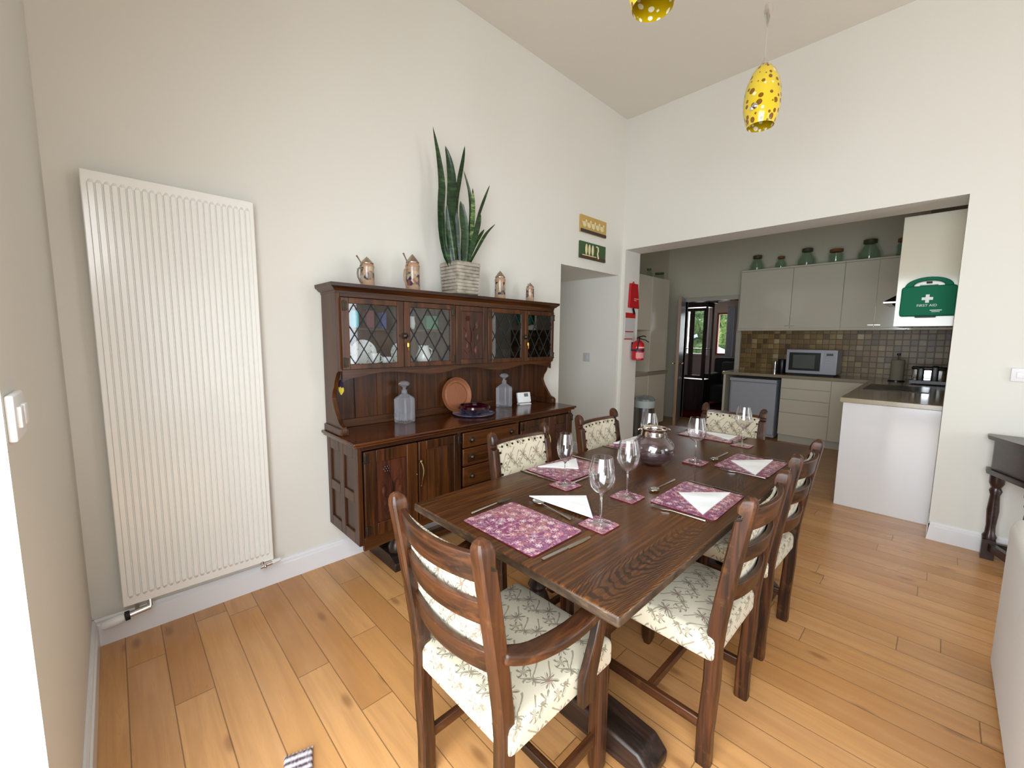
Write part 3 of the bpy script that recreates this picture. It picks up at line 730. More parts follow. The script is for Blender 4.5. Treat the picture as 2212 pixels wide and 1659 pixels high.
# scalloped rail under the cupboards
pts = [(DX0+.024, HZ0+.004)]
def scal(x):
    t = (x-DX0)/(DX1-DX0); return 1.166-.016*math.cos(t*6*PI)
pts = [(DX0+.024, HZ0+.022), (DX0+.024, 1.135)]+[(DX0+.024+(DX1-DX0-.048)*i/60, scal(DX0+.024+(DX1-DX0-.048)*i/60)) for i in range(1, 60)]+[(DX1-.024, 1.135), (DX1-.024, HZ0+.022)]
b = B(); b.prism(pts, 'y', HY+.002, HY+.022); part(b, 'scalloped_rail', 'dresser_oak_x')
def glazed_door(x0, x1, gx0, gx1, hx, dark):
    z0, z1, gz0, gz1 = 1.205, 1.600, 1.235, 1.568; y = HY-.0005; d = B()
    d.box((x0, y-.018, z0), (gx0, y, z1)); d.box((gx1, y-.018, z0), (x1, y, z1)); d.box((gx0, y-.018, z0), (gx1, y, gz0)); d.box((gx0, y-.018, gz1), (gx1, y, z1))
    d = part(d, 'glazed_door', 'dresser_oak_z', bevel=0.003)
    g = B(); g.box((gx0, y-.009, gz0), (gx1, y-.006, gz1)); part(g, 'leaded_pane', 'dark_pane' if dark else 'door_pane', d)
    c = B(); w = gx1-gx0; h = gz1-gz0; dz = .165; dx = dz*.62
    def clip(px, pz, sx):
        # line through (px,pz) with slope sx*dz/dx clipped to the pane
        m = sx*dz/dx; out = []
        t0, t1 = gx0, gx1
        xa = px+(gz0-pz)/m; xb2 = px+(gz1-pz)/m; lo, hi = min(xa, xb2), max(xa, xb2)
        a, bb = max(t0, lo), min(t1, hi)
        if bb-a > .004: c.tube([(a, y-.010, pz+(a-px)*m), (bb, y-.010, pz+(bb-px)*m)], 0, rect=(.004, .0052), up=(0, 1, 0))
    for k in range(-8, 14):
        clip(gx0+k*dx*1.0+.03, gz0, 1); clip(gx0+k*dx*1.0+.03, gz0, -1)
    part(c, 'lead_came', 'lead', d)
    for z in (1.245, 1.555): hinge(d, hx, z, y-.018)
    return d
d1 = glazed_door(.905, 1.281, .949, 1.239, .922, False); d2 = glazed_door(1.284, 1.664, 1.324, 1.623, 1.645, False)
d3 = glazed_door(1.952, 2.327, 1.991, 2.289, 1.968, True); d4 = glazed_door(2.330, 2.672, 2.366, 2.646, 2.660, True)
def latch(par, x, y):
    h = B(); RX = Matrix.Translation((x, y, 1.395)) @ Matrix.Rotation(PI/2, 4, 'X')
    h.lathe([(.022, 0), (.022, .003), (.012, .006)], seg=6, mx=RX); h.lathe([(.012, .004), (.016, .016), (.008, .026), (.001, .028)], seg=12, mx=RX)
    h.box((x-.035, y-.004, 1.388), (x+.035, y-.001, 1.402)); part(h, 'latch_plate', 'antique_iron', par)
    k = B(); k.tube([(x+.012, y-.003, 1.345), (x+.012, y-.022, 1.345)], .003, 8); k.lathe([(.008, -.012), (.010, 0), (.008, .012)], (x+.012, y-.026, 1.340), 10, sq=.4)
    k.tube([(x+.012, y-.024, 1.328), (x+.014, y-.024, 1.305)], [.005, .003], 8); part(k, 'key', 'brass', par)
latch(d2, 1.283, HY-.019); latch(d4, 2.329, HY-.019)
# carved centre
c = framed_door('centre_panel', 1.668, 1.948, 1.205, 1.600, HY-.0005, st=.045, rail=.035)
p = B(); p.box((1.713, HY-.009, 1.24), (1.903, HY-.002, 1.565)); part(p, 'panel', 'carved_oak', c); carving(c, 1.713, 1.903, 1.24, 1.565, HY-.010)
# cornice
b = B()
prof = [(0, 0), (0, .012), (.012, .018), (.020, .028), (.030, .034), (.032, .052)]
x0, x1, y0 = DX0-.002, DX1+.002, HY-.002
vs = []; fs = []
for o, z in prof: vs += [(x0-o, BY, HZ1-.002+z), (x0-o, y0-o, HZ1-.002+z), (x1+o, y0-o, HZ1-.002+z), (x1+o, BY, HZ1-.002+z)]
for i in range(len(prof)-1):
    for k in range(4): fs.append((i*4+k, i*4+(k+1) % 4, (i+1)*4+(k+1) % 4, (i+1)*4+k))
fs.append((0, 1, 2, 3)); n = len(prof)-1; fs.append((n*4+3, n*4+2, n*4+1, n*4)); b.add(vs, fs)
part(b, 'cornice', 'dresser_oak_x', angle=30)
CT = HZ1-.002+.052                                                    # top of the cornice

# ------------------------------------------------------------------ steins, plant, things on the dresser
def stein(name_i, x, y, r, h, hm, label, hside=-1.0, lever=True):
    t = thing('beer_stein', label, 'beer stein', (x, y, CT), 0, 'painted beer steins on top of the dresser')
    bh = h*.66
    b = B(); b.lathe([(r*1.04, 0), (r*1.05, bh*.06), (r*.98, bh*.10), (r*.96, bh*.5), (r*.92, bh*.9), (r*.96, bh*.94), (r*.94, bh), (r*.8, bh)], seg=28); b.obj('mug', 'painted_stoneware_%d' % name_i, t)
    a = math.radians(200 if hside < 0 else 60)
    hx, hy = math.cos(a), math.sin(a)
    b = B(); pts = [(hx*(r*.88+q*r), hy*(r*.88+q*r), z*bh) for q, z in ((0, .86), (.42, .90), (.78, .80), (.86, .60), (.78, .42), (.40, .20), (.05, .16))]
    b.tube(pts, r*.13, 8); b.obj('handle', hm, t)
    b = B(); b.lathe([(r*.98, bh*.995), (r*1.0, bh*1.03), (r*.86, bh*1.12), (r*.80, bh*1.16)], seg=28); b.obj('neck_band', 'stein_handle_tan', t)
    b = B(); b.lathe([(r*.90, bh*1.15), (r*.92, bh*1.18), (r*.62, bh*1.30), (r*.20, bh*1.46), (r*.10, bh*1.48), (r*.02, bh*1.515)], seg=28)
    b.tube([(hx*r*.85, hy*r*.85, bh*1.12), (hx*r*1.15, hy*r*1.15, bh*1.02)], r*.10, 8)
    if lever: b.tube([(hx*r*.95, hy*r*.95, bh*1.10), (hx*r*1.45, hy*r*1.45, bh*1.30), (hx*r*1.85, hy*r*1.85, bh*1.46)], [r*.09, r*.08, r*.12], 8)
    b.obj('pewter_lid', 'pewter', t); return t
stein(0, 1.092, 2.345, .041, .170, 'stein_handle_grey', 'beer stein with grey handle on the dresser, leftmost of the four')
stein(1, 1.415, 2.39, .046, .236, 'stein_handle_tan', 'tall beer stein with tan handle on the dresser, just left of the potted plant')
stein(2, 2.150, 2.37, .042, .215, 'stein_handle_tan', 'slim beer stein on the dresser, just right of the potted plant', 1)
stein(3, 2.473, 2.365, .034, .158, 'stein_handle_tan', 'smallest beer stein at the right end of the dresser top', 1)

pl = thing('potted_snake_plant', 'tall snake plant in a square grey ribbed pot on top of the dresser', 'potted plant', (1.772, 2.366, CT))
b = B(); ang = 0.0
def sqring(hw, z): return [(hw*sx, hw*sy, z) for sx, sy in ((-1, -1), (1, -1), (1, 1), (-1, 1))]
rows = []; 
for i in range(9):
    z0 = .010+i*.0225; hw = .088+.0011*i
    rows += [(hw-.002, z0), (hw+.003, z0+.004), (hw+.003, z0+.019), (hw-.002, z0+.0222)]
rows += [(.100, .218), (.090, .218), (.087, .185)]
vs = []; fs = []
for hw, z in rows: vs += sqring(hw, z)
for i in range(len(rows)-1):
    for k in range(4): fs.append((i*4+k, i*4+(k+1) % 4, (i+1)*4+(k+1) % 4, (i+1)*4+k))
fs.append((3, 2, 1, 0)); b.add(vs, fs, mx=Matrix.Rotation(ang, 4, 'Z')); b.obj('pot', 'grey_stoneware', pl, angle=25, bevel=0.0)
b = B(); b.box((-.088, -.088, .17), (.088, .088, .188), mx=Matrix.Rotation(ang, 4, 'Z')); b.obj('soil', 'soil', pl)
b = B(); b.lathe([(.10, 0), (.125, .008), (.122, .012), (.10, .0085)], seg=32); b.obj('saucer', 'grey_stoneware', pl)
LV = {
 'a': (.026, [(1.70, 2.36, 1.84), (1.646, 2.36, 1.93), (1.618, 2.36, 2.08), (1.617, 2.36, 2.255), (1.625, 2.36, 2.374), (1.603, 2.36, 2.538), (1.56, 2.36, 2.711)]),
 'b': (.034, [(1.70, 2.33, 1.84), (1.662, 2.33, 1.93), (1.660, 2.33, 2.081), (1.676, 2.33, 2.261), (1.682, 2.33, 2.41), (1.662, 2.33, 2.534), (1.633, 2.33, 2.608)]),
 'c': (.017, [(1.75, 2.37, 1.84), (1.75, 2.38, 2.107), (1.752, 2.38, 2.288), (1.779, 2.38, 2.446), (1.811, 2.38, 2.589), (1.828, 2.38, 2.684)]),
 'd': (.013, [(1.80, 2.35, 1.84), (1.85, 2.36, 2.121), (1.863, 2.36, 2.279), (1.847, 2.36, 2.398), (1.80, 2.36, 2.515)]),
 'e': (.017, [(1.79, 2.32, 1.84), (1.825, 2.31, 2.05), (1.843, 2.31, 2.264), (1.839, 2.31, 2.396)]),
 'f': (.012, [(1.80, 2.34, 1.84), (1.873, 2.34, 2.10), (1.923, 2.34, 2.254), (1.976, 2.34, 2.377), (2.018, 2.34, 2.466)]),
 'g': (.022, [(1.77, 2.29, 1.84), (1.815, 2.29, 1.99), (1.867, 2.29, 2.143), (1.892, 2.29, 2.234)]),
 'h': (.014, [(1.78, 2.31, 1.84), (1.88, 2.31, 2.0), (1.959, 2.31, 2.116), (2.046, 2.31, 2.199)]),
 'i': (.030, [(1.74, 2.28, 1.84), (1.745, 2.27, 2.03), (1.730, 2.27, 2.173), (1.708, 2.27, 2.273)]),
 'j': (.010, [(1.69, 2.34, 1.84), (1.640, 2.34, 1.98), (1.627, 2.34, 2.108), (1.618, 2.34, 2.281)]),
 'k': (.028, [(1.70, 2.31, 1.84), (1.665, 2.30, 2.0), (1.640, 2.30, 2.128), (1.620, 2.30, 2.239)]),
 'l': (.030, [(1.75, 2.34, 1.84), (1.725, 2.34, 2.03), (1.708, 2.34, 2.183), (1.690, 2.34, 2.268)]),
 'm': (.017, [(1.79, 2.33, 1.84), (1.857, 2.33, 2.0), (1.917, 2.33, 2.096), (1.959, 2.33, 2.150)]),
 'n': (.024, [(1.77, 2.35, 1.84), (1.79, 2.35, 2.0), (1.80, 2.35, 2.15), (1.79, 2.35, 2.29)]),
}
def smooth_pts(P, n=14):
    P = [Vector(p) for p in P]; out = []
    for i in range(n+1):
        t = i/n*(len(P)-1); k = min(int(t), len(P)-2); u = t-k
        p0 = P[max(k-1, 0)]; p1 = P[k]; p2 = P[k+1]; p3 = P[min(k+2, len(P)-1)]
        out.append(.5*((2*p1)+(p2-p0)*u+(2*p0-5*p1+4*p2-p3)*u*u+(3*p1-p0-3*p2+p3)*u*u*u))
    return out
rl = random.Random(3)
for key, (w, P) in LV.items():
    S = smooth_pts(P); n = len(S)-1; vs = []; fs = []
    tw = rl.uniform(-.5, .5)
    for i, p in enumerate(S):
        t = i/n; ww = w*(0.42+0.58*math.sin(min(1, t*1.5)*PI/2))*(1 if t < .55 else max(.02, math.cos((t-.55)/.45*PI/2)**.8))
        a = tw*(1-t*.4)+.55; dx, dy = math.cos(a)*ww, -math.sin(a)*ww*.8
        c = Vector((dy*.45, -dx*.0-.25*ww, 0))
        for s, off in ((-1, 0), (-.5, .6), (0, 1), (.5, .6), (1, 0)):
            vs.append((p.x+dx*s-c.x*off, p.y+dy*s-c.y*off, p.z))
        for s, off in ((1, 0), (0, 1)):
            vs.append((p.x+dx*s*.96-c.x*off, p.y+dy*s*.96-c.y*off+.0035*(1-t*.8), p.z))
        # ring of seven points: five front, two back
    m = 7
    for i in range(n):
        for k in range(m): fs.append((i*m+k, i*m+(k+1) % m, (i+1)*m+(k+1) % m, (i+1)*m+k))
    fs.append(tuple(range(m-1, -1, -1))); fs.append(tuple(n*m+k for k in range(m)))
    b = B(); b.add(vs, fs); b.obj('leaf', 'pale_banded_leaf' if key in 'e' else 'snake_leaf', pl, world=True, angle=60)

dec = thing('decanter', 'square cut-glass decanter with faceted stopper on the dresser, left of the copper tray', 'decanter', (1.345, 2.40, CZ), math.radians(20), 'cut-glass decanters on the dresser')
b = B()
def octr(h, c, z): return [(h, c, z), (c, h, z), (-c, h, z), (-h, c, z), (-h, -c, z), (-c, -h, z), (c, -h, z), (h, -c, z)]
rows = [octr(.046, .040, 0), octr(.050, .043, .006), octr(.050, .043, .150), octr(.046, .034, .162), octr(.018, .010, .185), octr(.015, .009, .205), octr(.020, .012, .212)]
vs = [p for r_ in rows for p in r_]; fs = [(i*8+k, i*8+(k+1) % 8, (i+1)*8+(k+1) % 8, (i+1)*8+k) for i in range(len(rows)-1) for k in range(8)]
fs += [tuple(range(7, -1, -1)), tuple((len(rows)-1)*8+k for k in range(8))]; b.add(vs, fs)
inn = [octr(.043, .036, .020), octr(.045, .038, .148), octr(.012, .007, .184), octr(.011, .006, .21)]
vs = [p for r_ in inn for p in r_]; fs = [(i*8+(k+1) % 8, i*8+k, (i+1)*8+k, (i+1)*8+(k+1) % 8) for i in range(3) for k in range(8)]+[tuple(range(8))]; b.add(vs, fs)
for sx in (-1, 1):
    for k in range(6):
        x = -.036+k*.0145; b.box((x-.0012, sx*.0495, .010), (x+.0012, sx*.0512, .075)); b.box((sx*.0495, x-.0012, .010), (sx*.0512, x+.0012, .075))
b.obj('bottle', 'cut_glass', dec, flat=True)
b = B(); b.lathe([(.009, .205), (.010, .222), (.018, .232), (.034, .242), (.036, .252), (.026, .264), (.010, .268)], seg=8); b.lathe([(.004, .226), (.03, .25), (.004, .262)], seg=8)
b.obj('stopper', 'cut_glass', dec, flat=True)
dup(dec, (2.245, 2.42, CZ), math.radians(12), 'square cut-glass decanter with faceted stopper on the dresser, between the bowl and the white thermostat')
# copper tray leaning on the back
t = thing('copper_tray', 'round copper-coloured tray with concentric rings leaning on the dresser back', 'tray', (1.80, 2.445, CZ))
b = B(); mx = Matrix.Translation((0, .014, .130)) @ Matrix.Rotation(math.radians(81), 4, 'X')
b.lathe([(.002, .004), (.086, .004), (.088, .007), (.094, .004), (.112, .006), (.122, .016), (.129, .017), (.130, .012), (.118, 0), (.002, 0)], seg=48, mx=mx); o = b.obj('tray_disc', 'turned_wood_copper', t)
t = thing('glass_plate', 'round blue and white swirled glass plate lying on the dresser under the dark bowl', 'plate', (1.845, 2.31, CZ))
b = B(); b.lathe([(.05, 0), (.10, .003), (.150, .010), (.152, .013), (.10, .007), (.05, .004), (.002, .004)], seg=48); b.obj('plate_disc', 'blue_swirl_glass', t)
t = thing('glass_bowl', 'dark ruby-red glass bowl sitting on the blue glass plate', 'bowl', (1.848, 2.31, CZ+.005))
b = B(); b.lathe([(.045, 0), (.05, .004), (.095, .022), (.118, .045), (.113, .060), (.100, .066), (.098, .062), (.108, .052), (.088, .028), (.04, .010), (.002, .010)], seg=40); b.obj('bowl_body', 'ruby_glass', t)
t = thing('room_thermostat', 'small white room thermostat with grey screen standing on the dresser', 'thermostat', (2.46, 2.40, CZ), math.radians(-14))
b = B(); mx = Matrix.Rotation(math.radians(-14), 4, 'X'); b.rbox((-.062, -.014, .012), (.062, .014, .098), .006, mx=mx); b.box((-.055, -.02, 0), (.055, .03, .008)); b.obj('case', 'white_plastic', t)
b = B(); b.box((-.002, -.0155, .06), (.036, -.0138, .088), mx=mx); b.obj('screen', 'screen_grey', t)
# pansy ornament on the left inner side of the hutch
t = thing('pansy_ornament', 'small yellow and purple pansy ornament fixed inside the dresser side', 'ornament', (DX0+.026, 2.36, 1.095))
b = B()
for a, r_, d in ((90, .018, .022), (35, .018, .022), (145, .018, .022)):
    b.lathe([(.001, .0), (r_, .003), (r_*.9, .007), (.001, .008)], seg=14, mx=Matrix.Translation((.002, -.012+d*math.cos(math.radians(a)), d*math.sin(math.radians(a))+.01)) @ Matrix.Rotation(PI/2, 4, 'Y'))
b.obj('upper_petals', 'pansy_purple', t)
b = B()
for a in (200, 270, 340):
    b.lathe([(.001, .0), (.019, .003), (.017, .007), (.001, .009)], seg=14, mx=Matrix.Translation((.004, -.012+.018*math.cos(math.radians(a)), .018*math.sin(math.radians(a)))) @ Matrix.Rotation(PI/2, 4, 'Y'))
b.obj('lower_petals', 'pansy_yellow', t)
# crockery behind the leaded doors
def disc_plate(x, y, z, r, m, lean, label, rz=0.0):
    b = B(); mx = Matrix.Rotation(rz, 4, 'Z') @ Matrix.Translation((0, 0, r*math.sin(lean))) @ Matrix.Rotation(lean, 4, 'X')
    b.lathe([(.002, .003), (r*.62, .003), (r*.70, .007), (r*.98, .013), (r, .011), (r*.7, 0), (.002, 0)], seg=36, mx=mx)
    o = b.obj('china_plate', m); o.location = (x, y, z); return tag(o, label, 'plate', 'china plates in the left glazed cupboard')
SZ = HZ0+.021
disc_plate(.955, 2.40, SZ, .07, 'china_green', 1.35, 'white china plate at the far left behind the leaded glass', -.3)
disc_plate(1.085, 2.41, SZ, .078, 'china_cream', 1.35, 'pale green floral china plate standing behind the first leaded pane')
disc_plate(1.325, 2.41, SZ, .068, 'china_green', 1.35, 'white china plate standing behind the left edge of the second leaded pane')
def cup(x, y, z, r, h, m, label, name='china_cup', cat='cup', prof=None):
    t = thing(name, label, cat, (x, y, z)); b = B()
    b.lathe(prof or [(r*.55, 0), (r*.6, .004), (r*.9, h*.4), (r, h), (r*.94, h), (r*.84, h*.42), (r*.5, .010), (.001, .010)], seg=24); b.obj('bowl', m, t)
    h_ = B(); h_.tube([(r*.9, 0, h*.8), (r*1.35, 0, h*.75), (r*1.35, 0, h*.4), (r*.85, 0, h*.3)], .003, 6); h_.obj('handle', m, t); return t
cup(1.115, 2.335, SZ, .036, .075, 'china_blue', 'blue and white china mug in front of the plates in the cupboard')
cup(.965, 2.335, SZ, .032, .05, 'china_green', 'small white china cup at the left end of the cupboard')
cup(1.205, 2.345, SZ, .036, .05, 'china_blue', 'blue patterned china teacup beside the mullion of the first pane')
t = thing('china_jug', 'small cream china jug with green sprigs behind the second leaded pane', 'jug', (1.47, 2.36, SZ))
b = B(); b.lathe([(.03, 0), (.046, .02), (.050, .05), (.036, .085), (.030, .105), (.034, .118), (.030, .118), (.026, .103), (.03, .08), (.001, .02)], seg=24); b.obj('body', 'china_cream', t)
b = B(); b.tube([(.032, 0, .105), (.062, 0, .09), (.060, 0, .05), (.045, 0, .035)], .004, 6); b.obj('handle', 'china_cream', t)
SH = 1.4385
bx = B(); bx.box((0, 0, 0), (.09, .05, .10)); o = bx.obj('teal_box', 'teal_card', bevel=0.002); o.location = (.955, 2.37, SH); tag(o, 'bright teal card box at the top left of the glazed cupboard', 'box')
for i, (x, w, h, m, lb) in enumerate(((1.09, .05, .105, 'book_red', 'dull red book on the upper shelf behind the first leaded pane'), (1.19, .028, .095, 'book_blue', 'blue book beside the door mullion on the upper cupboard shelf'), (1.40, .05, .08, 'china_cream', 'small cream pot on the upper cupboard shelf'), (1.50, .09, .09, 'book_green', 'green card folder on the upper shelf behind the second leaded pane'))):
    if m == 'china_cream':
        b = B(); b.lathe([(.018, 0), (.026, .03), (.02, .07), (.022, .08), (.001, .07)], seg=20); o = b.obj('small_pot', m); o.location = (x, 2.39, SH); tag(o, lb, 'pot')
    else:
        b = B(); b.box((0, 0, 0), (w, .06, h)); o = b.obj('book' if 'book' in lb else 'card_folder', m, bevel=0.002); o.location = (x, 2.37, SH); tag(o, lb, 'book' if 'book' in lb else 'folder')
b = B(); b.box((0, 0, 0), (.05, .04, .07)); o = b.obj('teal_box', 'teal_card', bevel=0.002); o.location = (1.305, 2.36, SH); tag(o, 'smaller teal card box beside the mullion on the upper shelf', 'box')
def tumbler(): 
    b = B(); b.lathe([(.026, 0), (.030, .002), (.034, .085), (.032, .085), (.028, .008), (.001, .008)], seg=20); return b
tb = tumbler().obj('glass_tumbler', 'decanter_glass'); tb.location = (2.03, 2.36, SZ)
tag(tb, 'leftmost glass tumbler on the lower shelf behind the third leaded pane', 'glass', 'glasses in the right glazed cupboard')
TL = {0: 'second glass tumbler on the lower shelf behind the third leaded pane', 1: 'third glass tumbler on the lower shelf behind the third leaded pane', 2: 'fourth glass tumbler on the lower shelf, beside the door mullion', 3: 'first glass tumbler on the upper shelf behind the third leaded pane', 4: 'second glass tumbler on the upper shelf behind the third leaded pane', 5: 'third glass tumbler on the upper shelf behind the third leaded pane', 6: 'fourth glass tumbler on the upper shelf, beside the door mullion', 7: 'left glass tumbler on the upper shelf behind the fourth leaded pane', 8: 'right glass tumbler on the upper shelf behind the fourth leaded pane'}
for i, (x, y, z) in enumerate(((2.11, 2.37, SZ), (2.19, 2.36, SZ), (2.26, 2.37, SZ), (2.03, 2.38, SH), (2.10, 2.37, SH), (2.17, 2.38, SH), (2.25, 2.37, SH), (2.41, 2.38, SH), (2.49, 2.38, SH))):
    c = tb.copy(); COL.objects.link(c); c.location = (x, y, z); c['label'] = TL[i]

# ------------------------------------------------------------------ pictures, switches
def canvas(zc, label, bg, m2, shapes):
    t = thing('picture', label, 'picture', (3.515, YA-.001, zc), 0, 'small canvases over the hall opening'); w, h = .43, .158
    b = B(); b.box((-w/2, -.018, -h/2), (w/2, 0, h/2)); b.obj('canvas', bg, t, bevel=0.002)
    b = B(); b.box((-w/2+.0, -.0195, -h/2), (w/2, -.018, -h/2+.03)); b.obj('painted_ground', m2, t)
    b = B(); shapes(b, w, h); b.obj('painted_birds', 'paint_cream', t); return t
def hens(b, w, h):
    for i in range(5):
        x = -w*.36+i*w*.17; mx = Matrix.Translation((x, -.0195, -.004)) @ Matrix.Rotation(PI/2, 4, 'X')
        b.lathe([(.001, .002), (.030, .001), (.032, 0)], seg=16, mx=mx @ Matrix.Scale(.8, 4, (0, 1, 0)))
        b.lathe([(.001, .002), (.013, .001), (.014, 0)], seg=12, mx=Matrix.Translation((x+.026, -.0196, .030)) @ Matrix.Rotation(PI/2, 4, 'X'))
        b.prism([(x-.05, .022), (x-.02, .012), (x-.022, -.012)], 'y', -.0215, -.0195)
def stalks(b, w, h):
    for i, x in enumerate((-.115, -.065, -.01)):
        b.lathe([(.001, .002), (.019, .001), (.020, 0)], seg=14, mx=Matrix.Translation((x, -.0195, .010)) @ Matrix.Rotation(PI/2, 4, 'X') @ Matrix.Scale(2.6, 4, (0, 1, 0)))
        b.box((x-.003, -.0215, -.055), (x+.003, -.0195, -.03))
    b.tube([(.045, -.0205, .055), (.075, -.0205, .05), (.080, -.0205, .02), (.070, -.0205, -.01), (.085, -.0205, -.06)], .008, 6); b.box((-.18, -.0215, -.052), (.05, -.0195, -.044))
canvas(2.486, 'small canvas of pale hens on an ochre ground, the upper of the two', 'canvas_ochre', 'paint_dark', hens)
canvas(2.243, 'small dark green canvas with pale upright shapes, the lower of the two', 'canvas_green', 'canvas_brown', stalks)
def switch(name, label, loc, rz, w, h, m='white_plastic', rock=2):
    t = thing(name, label, 'switch', loc, rz); b = B(); b.rbox((-w/2, -.012, -h/2), (w/2, 0, h/2), .004); b.obj('face_plate', m, t)
    for i in range(rock):
        x = (i-(rock-1)/2)*w*.42; b = B(); b.rbox((x-w*.13, -.018, -.02), (x+w*.13, -.011, .02), .002); b.obj('rocker', m, t)
    return t
switch('light_switch', 'white light switch on the shadowed near wall beside the patio opening', (XC, 1.235, 1.232), math.radians(90), .12, .087)
switch('light_switch', 'pale grey switch plate on the side wall inside the hall opening', (NX1, 2.90, 1.17), math.radians(-90), .10, .10, 'grey_plastic', 1)
switch('light_switch', 'white switch plate at the right edge above the dark side table', (XB, -.378, 1.186), math.radians(-90), .146, .086, 'white_plastic', 2)

# ------------------------------------------------------------------ dining table
TZ = 0.75
TB = thing('dining_table', 'long dark oak refectory table laid for six in the middle of the room', 'table', (1.895, .919, 0))
b = B(); b.box((-1.095, -.453, .718), (1.095, .453, TZ)); b.m = [1, 0, 1, 1, 1, 1]
b.obj('tabletop', ['table_top_oak', 'worn_edge_oak'], TB, bevel=0.007, seg=3)
for x in (-.730, .600):
    b = B(); b.box((x-.06, -.33, .665), (x+.06, .33, .717)); tr = b.obj('trestle_rail', 'chair_oak_y', TB, bevel=0.006)
    b = B(); b.prism([(-.40, 0), (.40, 0), (.405, .045), (.36, .085), (.16, .10), (-.16, .10), (-.36, .085), (-.405, .045)], 'x', x-.062, x+.062); b.obj('trestle_foot', 'black_oak_y', TB, bevel=0.010)
    for y in (-.13, .13):
        b = B(); b.lathe([(.040, .10), (.045, .12), (.034, .14), (.030, .16), (.048, .19), (.062, .25), (.060, .31), (.040, .37), (.028, .39), (.040, .41), (.030, .43), (.036, .50), (.044, .58), (.036, .60), (.044, .62), (.046, .665)], (x, y, 0), 24); b.obj('turned_leg', 'black_oak_z', TB)
b = B(); b.box((-.73, -.035, .13), (.60, .035, .19)); b.obj('long_stretcher', 'chair_oak_x', TB, bevel=0.006)

